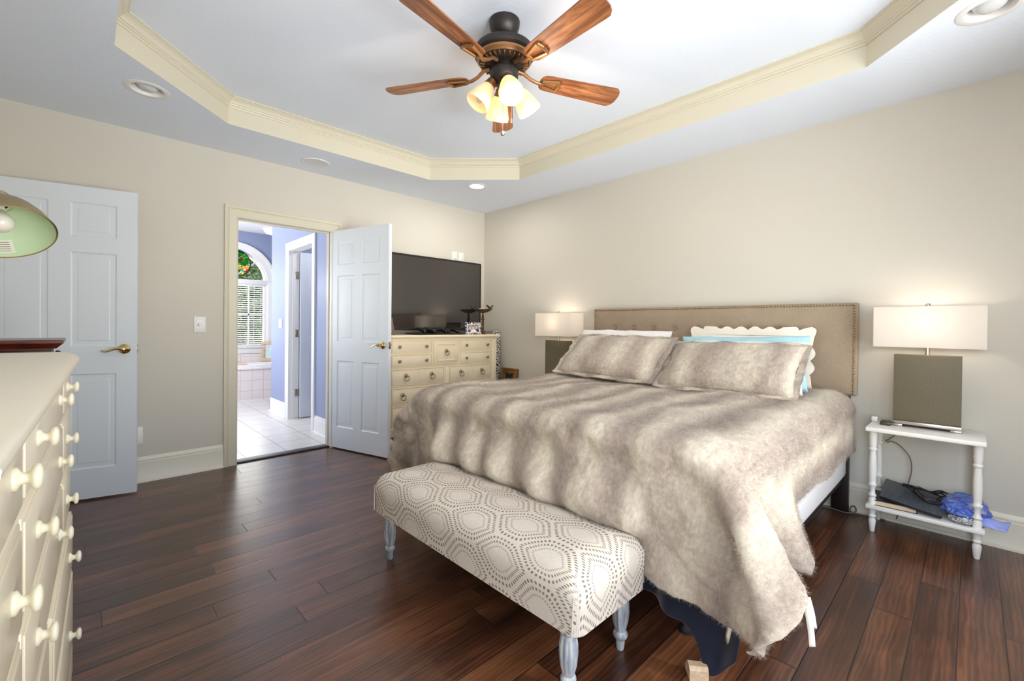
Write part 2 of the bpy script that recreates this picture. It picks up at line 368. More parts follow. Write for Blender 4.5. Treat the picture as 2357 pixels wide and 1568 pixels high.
# ------------------------------------------------------------------ mesh helpers
class MB:
    def __init__(s, off=(0, 0, 0)):
        s.v = []; s.f = []; s.mi = []; s.uv = {}; s.off = Vector(off)
    def add(s, vs, fs, mi=0, uvs=None):
        b = len(s.v); s.v += [Vector(v)-s.off for v in vs]
        for k, f in enumerate(fs):
            s.f.append([i+b for i in f]); s.mi.append(mi)
        if uvs is not None:
            for k, u in enumerate(uvs): s.uv[b+k] = u
        return b
    def box(s, x0, x1, y0, y1, z0, z1, mi=0, bev=0, seg=2, T=None):
        if bev <= 0:
            vs = [(x, y, z) for z in (z0, z1) for y in (y0, y1) for x in (x0, x1)]
            fs = [(0, 2, 3, 1), (4, 5, 7, 6), (0, 1, 5, 4), (2, 6, 7, 3), (0, 4, 6, 2), (1, 3, 7, 5)]
            if T: vs = [T @ Vector(v) for v in vs]
            s.add(vs, fs, mi); return s
        bm = bmesh.new(); bmesh.ops.create_cube(bm, size=1)
        for v in bm.verts: v.co = Vector(((x0+x1)/2+v.co.x*(x1-x0), (y0+y1)/2+v.co.y*(y1-y0), (z0+z1)/2+v.co.z*(z1-z0)))
        bmesh.ops.bevel(bm, geom=list(bm.edges), offset=bev, segments=seg, profile=.5, affect='EDGES')
        s.addbm(bm, mi, T); return s
    def addbm(s, bm, mi=0, T=None):
        bm.verts.index_update()
        s.add([(T @ v.co) if T else v.co.copy() for v in bm.verts], [[v.index for v in f.verts] for f in bm.faces], mi); bm.free()
    def lathe(s, prof, n=24, T=None, mi=0, flute=None, caps=True, a0=0, a1=2*PI):
        """prof: list of (r, z); T matrix; flute(z, ang) -> radius multiplier"""
        full = abs(a1-a0-2*PI) < 1e-6; m = n if full else n+1
        vs = []
        for r, z in prof:
            for k in range(m):
                a = a0+(a1-a0)*k/n; q = r*(flute(z, a) if flute else 1)
                p = Vector((q*math.cos(a), q*math.sin(a), z)); vs.append(T @ p if T else p)
        fs = []
        for j in range(len(prof)-1):
            for k in range(n):
                k2 = (k+1) % m
                fs.append((j*m+k, j*m+k2, (j+1)*m+k2, (j+1)*m+k))
        if caps and full:
            if prof[0][0] > 1e-4: fs.append(tuple(reversed(range(m))))
            if prof[-1][0] > 1e-4: fs.append(tuple(range((len(prof)-1)*m, len(prof)*m)))
        s.add(vs, fs, mi); return s
    def tube(s, pts, r, n=8, mi=0, closed=False):
        pts = [Vector(p) for p in pts]; rs = r if isinstance(r, (list, tuple)) else [r]*len(pts)
        rings = []; nrm = None
        for i, p in enumerate(pts):
            if closed: d = pts[(i+1) % len(pts)]-pts[i-1]
            else: d = pts[min(i+1, len(pts)-1)]-pts[max(i-1, 0)]
            d.normalize()
            if nrm is None:
                nrm = d.orthogonal().normalized()
            nrm = (nrm-d*nrm.dot(d)).normalized(); b = d.cross(nrm)
            rings.append([p+(nrm*math.cos(2*PI*k/n)+b*math.sin(2*PI*k/n))*rs[i] for k in range(n)])
        vs = [v for rg in rings for v in rg]; fs = []
        L = len(pts)
        for i in range(L if closed else L-1):
            j = (i+1) % L
            for k in range(n): fs.append((i*n+k, i*n+(k+1) % n, j*n+(k+1) % n, j*n+k))
        if not closed: fs += [tuple(reversed(range(n))), tuple(range((L-1)*n, L*n))]
        s.add(vs, fs, mi); return s
    def prism(s, poly, z0, z1, T=None, mi=0):
        """poly: 2D list (ccw) extruded in z"""
        n = len(poly)
        vs = [Vector((x, y, z)) for z in (z0, z1) for x, y in poly]
        if T: vs = [T @ v for v in vs]
        fs = [(k, (k+1) % n, n+(k+1) % n, n+k) for k in range(n)]+[tuple(reversed(range(n))), tuple(range(n, 2*n))]
        s.add(vs, fs, mi); return s
    def sweep(s, path, prof, closed=False, mi=0):
        """path: list of callables (a, b) -> 3D point mapping a profile point; prof list of (a, b)"""
        n = len(prof); vs = [fn(a, b) for fn in path for a, b in prof]; L = len(path); fs = []
        for i in range(L if closed else L-1):
            j = (i+1) % L
            for k in range(n-1): fs.append((i*n+k, i*n+k+1, j*n+k+1, j*n+k))
        s.add(vs, fs, mi); return s
    def grid(s, P, mi=0, uvf=None, thick=None):
        n, m = len(P), len(P[0])
        vs = [P[i][j] for i in range(n) for j in range(m)]
        fs = [(i*m+j, (i+1)*m+j, (i+1)*m+j+1, i*m+j+1) for i in range(n-1) for j in range(m-1)]
        s.add(vs, fs, mi, [uvf(i, j) for i in range(n) for j in range(m)] if uvf else None); return s
    def build(s, name, mats, parent=None, smooth=40, **kw):
        me = bpy.data.meshes.new(name); me.from_pydata([tuple(v) for v in s.v], [], s.f); me.update()
        if not isinstance(mats, (list, tuple)): mats = [mats]
        for m in mats: me.materials.append(M[m] if isinstance(m, str) else m)
        if len(mats) > 1: me.polygons.foreach_set('material_index', s.mi)
        if s.uv:
            ul = me.uv_layers.new(name='UVMap')
            for lp in me.loops: ul.data[lp.index].uv = s.uv.get(lp.vertex_index, (0, 0))
        bm = bmesh.new(); bm.from_mesh(me); bmesh.ops.recalc_face_normals(bm, faces=bm.faces[:]) if kw.get('recalc', True) else None
        bm.to_mesh(me); bm.free()
        if smooth:
            me.shade_smooth(); me.set_sharp_from_angle(angle=math.radians(smooth))
        o = bpy.data.objects.new(name, me); COL.objects.link(o)
        if parent: o.parent = parent
        else: o.location = s.off
        return o
def tag(o, label, cat, group=None, kind=None):
    o['label'] = label; o['category'] = cat
    if group: o['group'] = group
    if kind: o['kind'] = kind
    return o
def thing(name, label, cat, loc=(0, 0, 0), rz=0, group=None):
    o = bpy.data.objects.new(name, None); o.location = loc; o.rotation_euler = (0, 0, rz); o.empty_display_size = .1
    COL.objects.link(o); return tag(o, label, cat, group)
def struct(o): o['kind'] = 'structure'; return o
def copy_tree(o, parent=None):
    c = o.copy(); COL.objects.link(c)
    if parent: c.parent = parent
    for ch in list(o.children): copy_tree(ch, c)
    return c
def axis_T(p, d, roll=0):
    """matrix placing local z along d at p"""
    d = Vector(d).normalized(); return Matrix.Translation(Vector(p)) @ d.to_track_quat('Z', 'Y').to_matrix().to_4x4() @ Matrix.Rotation(roll, 4, 'Z')
def arc(c, r, a0, a1, n): return [(c[0]+r*math.cos(a0+(a1-a0)*k/n), c[1]+r*math.sin(a0+(a1-a0)*k/n)) for k in range(n+1)]
def subsurf(o, lv=1):
    m = o.modifiers.new('subsurf', 'SUBSURF'); m.levels = lv; m.render_levels = lv

def add_fur(o, count, length, seed=1, rad=.0007):
    """short plush pile grown on a cloth object"""
    md = o.modifiers.new('fur', 'PARTICLE_SYSTEM'); st = md.particle_system.settings; md.particle_system.seed = seed
    st.type = 'HAIR'; st.count = count; st.hair_length = length; st.hair_step = 3; st.display_step = 2; st.render_step = 2
    st.emit_from = 'FACE'; st.use_emit_random = True; st.use_even_distribution = True; st.use_modifier_stack = True
    st.factor_random = .0; st.brownian_factor = .0; st.material = 1
    st.use_advanced_hair = True
    st.normal_factor = length*.25
    st.factor_random = length*.11; st.tangent_factor = length*.03
    st.root_radius = 1.0; st.tip_radius = .25; st.radius_scale = rad; st.use_close_tip = False
    st.use_hair_bspline = False
    return st

def plush(o, size, strength):
    """tufty unevenness of a deep pile"""
    tx = bpy.data.textures.get('plush_clumps') or bpy.data.textures.new('plush_clumps', 'CLOUDS')
    tx.noise_scale = size; tx.noise_depth = 2
    d = o.modifiers.new('plush', 'DISPLACE'); d.texture = tx; d.strength = strength; d.mid_level = .5; d.texture_coords = 'LOCAL'

# ================================================================== THE SETTING
XW, YS, H, HT = -4.06, -5.02, 2.55, 2.735
DX0, DX1, DH = -2.655, -1.885, 2.035          # bathroom doorway in the north wall
m = MB(); m.box(XW-.1, .1, YS-.1, .03, -.06, 0); struct(m.build('floor', 'floor', smooth=0))
m = MB(); m.box(DX0-.02, DX1+.02, .02, .115, -.005, .012, bev=.004); struct(m.build('trim_1', 'darkwood')); 
m = MB(); m.box(-4.2, .3, .03, 4.3, -.06, .004); struct(m.build('floor_bathroom', 'tile', smooth=0))
# north wall: bedroom face cream, bathroom face blue
m = MB()
def wallbox(m, x0, x1, z0, z1, y0=0, y1=.12):
    vs = [(x, y, z) for z in (z0, z1) for y in (y0, y1) for x in (x0, x1)]
    m.add(vs, [(0, 1, 5, 4), (0, 2, 3, 1), (4, 5, 7, 6), (0, 4, 6, 2), (1, 3, 7, 5)], 0); m.add(vs, [(2, 6, 7, 3)], 1)
wallbox(m, XW-.12, DX0-.012, 0, 2.8); wallbox(m, DX1+.012, .12, 0, 2.8); wallbox(m, DX0-.012, DX1+.012, DH+.012, 2.8)
struct(m.build('wall_north', ['wall', 'blue'], smooth=0))
m = MB(); m.box(0, .12, YS-.12, 0, 0, 2.8); struct(m.build('wall_east', 'wall', smooth=0))
m = MB(); m.box(XW-.12, XW, -3.97, 0, 0, 2.8); m.box(XW-.12, XW, YS-.12, -4.97, 0, 2.8); m.box(XW-.12, XW, -4.97, -3.97, 0, .5); m.box(XW-.12, XW, -4.97, -3.97, 2.2, 2.8); struct(m.build('wall_west', 'wall', smooth=0))
m = MB()
for y0, y1, z0, z1 in ((-5.0, -4.93, .46, 2.24), (-4.01, -3.90, .46, 2.24), (-4.93, -4.01, 2.16, 2.24), (-4.93, -4.01, .46, .55), (-4.93, -4.01, 1.33, 1.37)): m.box(XW-.05, XW+.02, y0, y1, z0, z1, bev=.003)
struct(m.build('window_4', 'white'))
WINS = [(-3.3, -2.2), (-2.05, -.95)]
m = MB(); xs = [XW-.12, WINS[0][0], WINS[0][1], WINS[1][0], WINS[1][1], .12]
for k in range(5):
    if k in (1, 3): m.box(xs[k], xs[k+1], YS-.12, YS, 0, .35); m.box(xs[k], xs[k+1], YS-.12, YS, 2.25, 2.8)
    else: m.box(xs[k], xs[k+1], YS-.12, YS, 0, 2.8)
struct(m.build('wall_south', 'wall', smooth=0))
for k, (a, b) in enumerate(WINS):
    m = MB()
    for (x0, x1, z0, z1) in ((a-.09, a, .26, 2.34), (b, b+.09, .26, 2.34), (a, b, 2.25, 2.34), (a-.11, b+.11, .31, .35), (a, b, .26, .31), (a, a+.04, .35, 2.25), (b-.04, b, .35, 2.25), (a+.04, b-.04, .35, .4), (a+.04, b-.04, 2.21, 2.25), (a+.04, b-.04, 1.3, 1.34)):
        m.box(x0, x1, YS-.04 if z1-z0 > .06 or x1-x0 < .1 else YS-.05, YS+.02, z0, z1, bev=.003)
    struct(m.build('window_%d' % (k+2), 'white'))

# ceiling: soffit ring with round holes for the downlights, octagonal tray
OCT = [(-2.848, -.603), (-1.192, -.603), (-.605, -1.214), (-.605, -3.80), (-1.192, -4.41), (-2.848, -4.41), (-3.461, -3.80), (-3.461, -1.214)]
DOWN = [(-3.299, -.784, .082), (-.761, -.772, .072), (-.776, -4.242, .082)]
def flat_with_holes(m, outer, holes, z, mi=0):
    polys = [[Vector((x, y, 0)) for x, y in p] for p in [outer]+holes]
    tri = tessellate_polygon(polys); pts = [p for q in polys for p in q]
    m.add([(p.x, p.y, z) for p in pts], [tuple(t) for t in tri], mi)
m = MB()
outer = [(XW-.1, YS-.1), (.1, YS-.1), (.1, .1), (XW-.1, .1)]
outer = [(XW, YS), (0, YS), (0, 0), (XW, 0)]
flat_with_holes(m, outer, [list(reversed(OCT))]+[[(x+r*math.cos(-2*PI*k/32), y+r*math.sin(-2*PI*k/32)) for k in range(32)] for x, y, r in DOWN], H)
m.add([(x, y, HT) for x, y in OCT], [tuple(range(8))], 0)
# closed back so no light leaks in above
m.box(XW-.12, .12, YS-.12, .12, HT+.06, HT+.1)
struct(m.build('ceiling', 'ceil', smooth=0, recalc=False))
m = MB(); n = 8
m.add([(x, y, z) for z in (H, HT) for x, y in OCT], [(k, (k+1) % n, n+(k+1) % n, n+k) for k in range(n)])
struct(m.build('trim_2', 'trim', smooth=0))
def octo(d):
    c = Vector((-2.033, -2.507)); out = []
    for k in range(8):
        p = Vector(OCT[k]); a = (Vector(OCT[k])-Vector(OCT[k-1])).normalized(); b = (Vector(OCT[(k+1) % 8])-p).normalized()
        na = Vector((a.y, -a.x)); nb = Vector((b.y, -b.x)); bi = (na+nb).normalized()
        out.append(p+bi*(d/bi.dot(na)))
    return out
prof = [(0, 2.667), (.006, 2.667), (.008, 2.674), (.006, 2.680), (.012, 2.684), (.014, 2.690), (.020, 2.694), (.024, 2.702), (.032, 2.712), (.042, 2.720), (.046, 2.722), (.046, 2.726), (.055, 2.728), (.055, 2.7352)]
m = MB(); paths = []
offs = {a: octo(a) for a, _ in prof}
for k in range(8): paths.append(lambda a, b, k=k: (offs[a][k].x, offs[a][k].y, b))
m.sweep(paths, prof, closed=True); struct(m.build('trim_3', 'trim', smooth=25))

# baseboards
BP = [(0, 0), (.028, 0), (.026, .012), (.018, .018), (.016, .022), (.016, .145), (.011, .150), (.013, .158), (.011, .168), (.006, .176), (.004, .184), (0, .184)]
def basebd(name, p0, p1, nrm, mat='base', sc=1):
    m = MB(); nrm = Vector(nrm)
    m.sweep([lambda a, b, p=Vector(p): (p.x+nrm.x*a, p.y+nrm.y*a, b*sc) for p in (p0, p1)], BP)
    for p in (Vector(p0), Vector(p1)): m.add([(p.x+nrm.x*a, p.y+nrm.y*a, b*sc) for a, b in BP], [tuple(range(len(BP)))])
    return struct(m.build(name, mat, smooth=30))
basebd('baseboard_north', (XW, 0), (-2.752, 0), (0, -1)); basebd('baseboard_north', (-1.79, 0), (0, 0), (0, -1))
basebd('baseboard_east', (0, 0), (0, YS), (-1, 0)); basebd('baseboard_west', (XW, 0), (XW, YS), (1, 0)); basebd('baseboard_south', (XW, YS), (0, YS), (0, 1))

# door casings (mitred), profile: (outward from the opening, projection)
CP = [(.0, 0), (.0, .013), (.006, .015), (.010, .013), (.030, .014), (.060, .016), (.066, .020), (.072, .016), (.078, .020), (.088, .022), (.096, .020), (.096, 0)]
def casing(name, fn, a0, a1, top, mat, bottom=0):
    """fn(s, z, t): position along the wall, height, projection"""
    m = MB()
    m.sweep([lambda a, b: fn(a0-a, bottom, b), lambda a, b: fn(a0-a, top+a, b), lambda a, b: fn(a1+a, top+a, b), lambda a, b: fn(a1+a, bottom, b)], CP)
    return m
m = casing('trim_4', lambda s, z, t: (s, -t, z), DX0, DX1, DH, 'trim')
m.box(DX0-.012, DX0, 0, .12, 0, DH); m.box(DX1, DX1+.012, 0, .12, 0, DH); m.box(DX0-.012, DX1+.012, 0, .12, DH, DH+.012)
m.box(DX0, DX0+.012, .045, .08, 0, DH); m.box(DX1-.012, DX1, .045, .08, 0, DH); m.box(DX0+.012, DX1-.012, .045, .08, DH-.012, DH)
struct(m.build('trim_4', 'trim', smooth=25))
m = MB(); m.box(DX0-.0005, DX0+.0015, .012, .04, .93, .99, bev=.001); tag(m.build('strike_plate', 'nickel'), 'small metal strike plate on the left jamb of the bathroom doorway', 'strike plate')

# six-panel doors -----------------------------------------------------------------
def door_leaf(W, Hd, T=.035):
    m = MB()
    st = .105; mu = .10; pw = (W-2*st-mu)/2
    xs = [0, st, st+pw, st+pw+mu, W-st, W]
    zs = [0, .195, .815, .995, 1.605, 1.705, 1.925, Hd]
    def P(x, z, d, s): return (x, s*(T/2-d), z)
    for s in (1, -1):
        for i in range(5):
            for j in range(7):
                x0, x1, z0, z1 = xs[i], xs[i+1], zs[j], zs[j+1]
                if i in (1, 3) and j in (1, 3, 5):
                    rings = [(0, 0), (.004, .004), (.010, .0065), (.034, .0065), (.039, .0045), (.050, .004)]
                    vs = []
                    for ins, d in rings: vs += [P(x0+ins, z0+ins, d, s), P(x1-ins, z0+ins, d, s), P(x1-ins, z1-ins, d, s), P(x0+ins, z1-ins, d, s)]
                    fs = []
                    for q in range(len(rings)-1):
                        for k in range(4): fs.append((q*4+k, q*4+(k+1) % 4, q*4+4+(k+1) % 4, q*4+4+k))
                    fs.append(tuple(range(len(vs)-4, len(vs)))); m.add(vs, fs)
                else: m.add([P(x0, z0, 0, s), P(x1, z0, 0, s), P(x1, z1, 0, s), P(x0, z1, 0, s)], [(0, 1, 2, 3)])
    c = [P(x, z, 0, s) for x, z in ((0, 0), (W, 0), (W, Hd), (0, Hd)) for s in (1, -1)]
    m.add(c, [(0, 1, 3, 2), (2, 3, 5, 4), (4, 5, 7, 6), (6, 7, 1, 0)])
    bm_ = m; return bm_
def lever(parent, W, z, side, T=.035):
    """brass lever on the face side (+1/-1), handle points to the hinge"""
    y0 = side*T/2
    T0 = axis_T((W-.065, y0, z), (0, side, 0))
    m = MB(); m.lathe([(.0, 0), (.032, 0), (.033, .004), (.029, .009), (.020, .012), (.017, .016), (.012, .02), (.011, .045), (.013, .05), (.013, .058), (.0, .06)], 24, T0)
    pts = [Vector((W-.065, y0+side*.052, z)), Vector((W-.085, y0+side*.056, z+.004)), Vector((W-.105, y0+side*.054, z+.002)), Vector((W-.125, y0+side*.05, z-.007)), Vector((W-.145, y0+side*.048, z-.014)), Vector((W-.162, y0+side*.046, z-.015)), Vector((W-.172, y0+side*.044, z-.008))]
    m.tube(pts, [.0095, .009, .008, .0065, .0055, .005, .0055], 10)
    return m.build('door_handle', 'brass', parent)
def latch(parent, W, z):
    m = MB(); m.box(W-.0005, W+.0015, -.012, .012, z-.03, z+.03, bev=.0008); m.box(W, W+.011, -.006, .006, z-.008, z+.008, bev=.003)
    m.build('latch', 'nickel', parent)
def hinge(parent, z, y, x=0):
    m = MB(); m.tube([(x, y, z-.045), (x, y, z+.045)], .006, 10); m.box(x-.001, x+.028, y-.001, y+.001, z-.044, z+.044); m.build('hinge', 'nickel', parent)
def make_door(idx, W, Hd, loc, ang, handles, hinges=()):
    m = door_leaf(W, Hd); o = m.build('door_%d' % idx, 'door', smooth=8); o.location = loc; o.rotation_euler = (0, 0, ang); struct(o)
    for s in handles: lever(o, W, .985-.01, s)
    if handles: latch(o, W, .985-.01)
    for z in hinges: hinge(o, z, -.0175-.004)
    return o
# entry door, hinged in the west wall, standing open along the north wall
d1 = Vector((-3.302, -.262)); a1 = math.atan2(-.165, .74)
make_door(1, .765, 2.03, (d1.x-.765*math.cos(a1), d1.y-.765*math.sin(a1)+.0175, .012), a1, (1, -1))
# bathroom door, hinged at the right jamb and swung into the bedroom
a2 = math.atan2(-.730, .222)
p2 = Vector((-1.672, -.700)); W2 = .755
make_door(2, W2, 2.03, (p2.x-W2*math.cos(a2)+.0175*math.cos(a2+PI/2), p2.y-W2*math.sin(a2)+.0175*math.sin(a2+PI/2), .012), a2, (1, -1))

# ------------------------------------------------------------------ bathroom beyond the doorway
YB, XP, HB = 4.2, -1.765, 2.69
m = MB(); m.box(-4.2, 2, .12, 4.4, HB, HB+.05); struct(m.build('ceiling_bathroom', 'bceil', smooth=0))
# window wall with an arched opening
AX, AZ, AR, ZS = -1.80, 1.866, .52, .76
m = MB(); pts = [(-4.2, 0), (-.5, 0), (-.5, HB+.05), (-4.2, HB+.05)]
hole = [(AX-AR, ZS), (AX+AR, ZS)]+[(AX+AR*math.cos(PI*k/32), AZ+AR*math.sin(PI*k/32)) for k in range(33)]
for y in (YB, YB+.12):
    polys = [[Vector((x, z, 0)) for x, z in pts], [Vector((x, z, 0)) for x, z in reversed(hole)]]
    tri = tessellate_polygon(polys); pp = polys[0]+polys[1]
    m.add([(p.x, y, p.y) for p in pp], [tuple(t) for t in tri])
nh = len(hole); m.add([(x, y, z) for y in (YB, YB+.12) for x, z in hole], [(k, (k+1) % nh, nh+(k+1) % nh, nh+k) for k in range(nh)])
struct(m.build('wall_bathroom_north', 'blue', smooth=0))
m = MB(); m.box(-4.18, -4.06, .12, 1.2, 0, HB); m.box(-4.18, -4.06, 3.2, 4.3, 0, HB); m.box(-4.18, -4.06, 1.2, 3.2, 0, .7); m.box(-4.18, -4.06, 1.2, 3.2, 2.3, HB)
struct(m.build('wall_bathroom_west', 'blue', smooth=0))
# partition with the closet door, and the walls behind it
CY0, CY1, CH = .80, 1.555, 2.05
m = MB()
m.box(XP, XP+.11, .12, CY0-.012, 0, HB); m.box(XP, XP+.11, CY1+.012, 2.27, 0, HB); m.box(XP, XP+.11, CY0-.012, CY1+.012, CH+.012, HB)
m.box(XP+.11, -.5, 2.16, 2.27, 0, HB); struct(m.build('wall_bathroom_partition', 'blue', smooth=0))
m = MB(); m.box(-.5, -.38, .12, 4.3, 0, HB); struct(m.build('wall_bathroom_east', 'blue', smooth=0))
m = casing('trim_5', lambda s, z, t: (XP-t, s, z), CY0, CY1, CH, 'white')
m.box(XP, XP+.11, CY0-.012, CY0, 0, CH); m.box(XP, XP+.11, CY1, CY1+.012, 0, CH); m.box(XP, XP+.11, CY0-.012, CY1+.012, CH, CH+.012)
m.box(XP+.03, XP+.06, CY1-.012, CY1, 0, CH)
struct(m.build('trim_5', 'white', smooth=25))
b3 = basebd('baseboard_bathroom', (XP, .12), (XP, CY0-.098), (-1, 0), 'white'); basebd('baseboard_bathroom', (XP, CY1+.098), (XP, 2.285), (-1, 0), 'white'); basebd('baseboard_bathroom', (XP-.016, 2.27), (-.5, 2.27), (0, 1), 'white')
d3 = make_door(3, .74, 2.03, (XP+.115, CY1-.02, .012), math.radians(2), (1, -1))
for z in (1.76, 1.05, .32):
    m = MB(off=d3.location); yy = CY1-.001
    m.box(XP+.062, XP+.108, yy-.004, yy, z-.045, z+.045, bev=.002); m.tube([(XP+.112, yy-.006, z-.046), (XP+.112, yy-.006, z+.046)], .007, 10)
    h = m.build('hinge', 'nickel'); h.parent = d3; h.location = (0, 0, 0); h.rotation_euler = (0, 0, -math.radians(2))
# window_1: frame, arch, transom, panes
m = MB()
def archband(m, r0, r1, y0, y1, n=40):
    vs = []; 
    for k in range(n+1):
        a = PI*k/n
        for r, y in ((r0, y0), (r1, y0), (r1, y1), (r0, y1)): vs.append((AX+r*math.cos(a), y, AZ+r*math.sin(a)))
    fs = [(4*k+q, 4*k+(q+1) % 4, 4*k+4+(q+1) % 4, 4*k+4+q) for k in range(n) for q in range(4)]
    m.add(vs, fs)
archband(m, .505, .635, YB-.02, YB); archband(m, .60, .635, YB-.035, YB-.018); archband(m, .47, .52, YB, YB+.1)
for s in (-1, 1):
    x0, x1 = sorted((AX+s*.505, AX+s*.635)); m.box(x0, x1, YB-.02, YB, ZS-.1, AZ, bev=.003)
    x0, x1 = sorted((AX+s*.60, AX+s*.635)); m.box(x0, x1, YB-.035, YB-.018, ZS-.1, AZ)
    x0, x1 = sorted((AX+s*.46, AX+s*.52)); m.box(x0, x1, YB, YB+.1, ZS, AZ)
m.box(AX-.505, AX+.505, YB-.02, YB+.1, AZ-.045, AZ+.03, bev=.003); m.box(AX-.52, AX+.52, YB, YB+.1, ZS, ZS+.04); m.box(AX-.64, AX+.64, YB-.03, YB, ZS-.1, ZS-.005, bev=.003); m.box(AX-.66, AX+.66, YB-.06, YB+.02, ZS-.005, ZS+.02, bev=.005)
for a in (PI/4, PI/2, 3*PI/4):
    T = Matrix.Translation((AX, YB+.05, AZ)) @ Matrix.Rotation(-a, 4, 'Y'); m.box(0, .5, -.01, .01, -.011, .011, T=T)
m.box(AX-.011, AX+.011, YB+.04, YB+.06, ZS, AZ); m.box(AX-.47, AX+.47, YB+.04, YB+.06, 1.29, 1.325)
for x in (AX-.235, AX+.235): m.box(x-.009, x+.009, YB+.04, YB+.06, ZS, AZ)
w1 = m.build('window_1', 'white', smooth=25); struct(w1)
m = MB(); m.add([(x, YB+.05, z) for x, z in hole], [tuple(range(len(hole)))]); m.build('pane', 'glass', w1, smooth=0)

# outdoors seen through the bathroom window
m = MB(); m.box(-12, 8, 4.4, 24, -.45, -.4); struct(m.build('ground_lawn', 'lawn', smooth=0))
def shrub(name, label, c, r, seed, n=26):
    rr = random.Random(seed); bm = bmesh.new(); bmesh.ops.create_icosphere(bm, subdivisions=5, radius=1)
    bumps = [(Vector((rr.gauss(0, 1), rr.gauss(0, 1), rr.gauss(0, 1))).normalized(), rr.uniform(.25, .5), rr.uniform(.1, .3)) for _ in range(60)]
    for v in bm.verts:
        d = v.co.normalized(); s = 1
        for b, w, h in bumps:
            q = (d-b).length
            if q < w: s += h*(1-(q/w)**2)**2
        s += rr.uniform(-.04, .04); v.co = Vector((d.x*r[0], d.y*r[1], d.z*r[2]))*s
    t = thing(name, label, 'tree', (c[0], c[1], -.4)); m = MB(off=(c[0], c[1], -.4)); m.addbm(bm, 0, Matrix.Translation(Vector(c))); m.build('foliage', 'foliage', t)
    m = MB(off=(c[0], c[1], -.4)); m.tube([(c[0], c[1], -.4), (c[0]+.05, c[1], c[2]*.5), (c[0], c[1], c[2])], [.16, .13, .1], 10); m.build('trunk', 'darkwood', t)
shrub('leafy_tree', 'dark leafy tree outside bathroom window, seen through the arched pane', (-2.6, 8.6, 2.4), (1.1, .9, 1.4), 3)
shrub('leafy_tree', 'broad low tree outside bathroom window, behind the lower blind slats', (.4, 12.2, 1.3), (1.5, 1.2, 1.3), 5)
shrub('leafy_tree', 'tall dense tree farthest from the bathroom window', (.2, 18.5, 3.6), (3.2, 2.0, 3.2), 8)

# ================================================================== BATHROOM THINGS
m = MB(); m.box(AX-.46, AX+.46, YB-.012, YB+.03, 1.79, 1.825, bev=.003); 
bl = thing('window_blind', 'white slatted venetian blind with tilted slats in bathroom window', 'blind', (AX, YB+.01, .79))
m = MB(off=bl.location); m.box(AX-.455, AX+.455, YB-.012, YB+.03, 1.785, 1.82, bev=.003); m.build('head_rail', 'white', bl)
m = MB(off=bl.location)
for k in range(27):
    z = .835+k*.0355; T = Matrix.Translation((AX, YB+.008, z)) @ Matrix.Rotation(math.radians(14), 4, 'X'); m.box(-.45, .45, -.024, .024, -.0015, .0015, T=T)
m.build('slats', 'white', bl, smooth=0)
m = MB(off=bl.location); m.box(AX-.45, AX+.45, YB-.012, YB+.03, .79, .812, bev=.003); m.build('bottom_rail', 'white', bl)
for x in (AX-.3, AX+.3):
    m = MB(off=bl.location); m.tube([(x, YB-.018, .8), (x, YB-.018, 1.79)], .0025, 6); m.build('ladder_cord', 'white', bl)
m = MB(off=bl.location); m.tube([(AX+.40, YB-.03, 1.15), (AX+.40, YB-.03, 1.79)], .003, 6); m.build('tilt_wand', 'white', bl)

sg = thing('stained_glass_panel', 'round stained glass panel with a tree, hanging in arched bathroom window', 'stained glass', (AX+.02, YB-.035, 2.15))
m = MB(); m.lathe([(0, 0), (.215, 0)], 48, axis_T((0, 0, 0), (0, -1, 0)), caps=False); m.build('glass', 'stained', sg, smooth=0)
m = MB(); m.tube([(.218*math.cos(2*PI*k/48), 0, .218*math.sin(2*PI*k/48)) for k in range(48)], .009, 8, closed=True); m.build('rim', 'black', sg)
m = MB()
for br in ([(.0, -.12), (.005, -.06), (0, .0), (-.01, .05)], [(0, .0), (.04, .06), (.09, .1), (.14, .12)], [(-.005, .02), (-.05, .08), (-.11, .12)], [(.0, .03), (.015, .1), (.05, .17)], [(-.01, .05), (-.04, .13), (-.07, .18)], [(.02, .04), (.08, .055), (.15, .06)], [(-.02, .04), (-.09, .05), (-.15, .05)], [(0, -.1), (.04, -.125), (.07, -.13)], [(0, -.1), (-.04, -.125), (-.06, -.13)]):
    m.tube([(x, -.006, z) for x, z in br], [.02*(1-.75*k/(len(br)-1)) if br[0][1] > -.05 else .02 for k in range(len(br))] if br[0] != (.0, -.12) else [.026, .02, .018, .014], 6)
m.build('tree_tracery', simple('leaded_brown_glass', srgb(92, 48, 22), .4), sg)

tb = thing('bathtub', 'white drop-in bathtub with square-tiled front under bathroom window', 'bathtub', (-1.8, 3.465, .004))
m = MB(off=tb.location); m.box(-3.3, -.52, 3.465, 3.5, .004, .452); m.build('tiled_front', 'tubtile', tb, smooth=0)
m = MB(off=tb.location); m.box(-3.3, -.52, 3.45, 3.62, .452, .482, bev=.01); m.box(-3.3, -.52, 4.06, 4.195, .452, .482, bev=.006); m.box(-3.3, -2.75, 3.62, 4.06, .452, .482); m.box(-.75, -.52, 3.62, 4.06, .452, .482); m.box(-3.3, -.52, 4.17, 4.199, .482, .655, bev=.004); m.build('tiled_deck', 'tubtile', tb)
m = MB(off=tb.location)
def rr(x0, x1, y0, y1, r, n=6): return arc((x1-r, y1-r), r, 0, PI/2, n)+arc((x0+r, y1-r), r, PI/2, PI, n)+arc((x0+r, y0+r), r, PI, 1.5*PI, n)+arc((x1-r, y0+r), r, 1.5*PI, 2*PI, n)
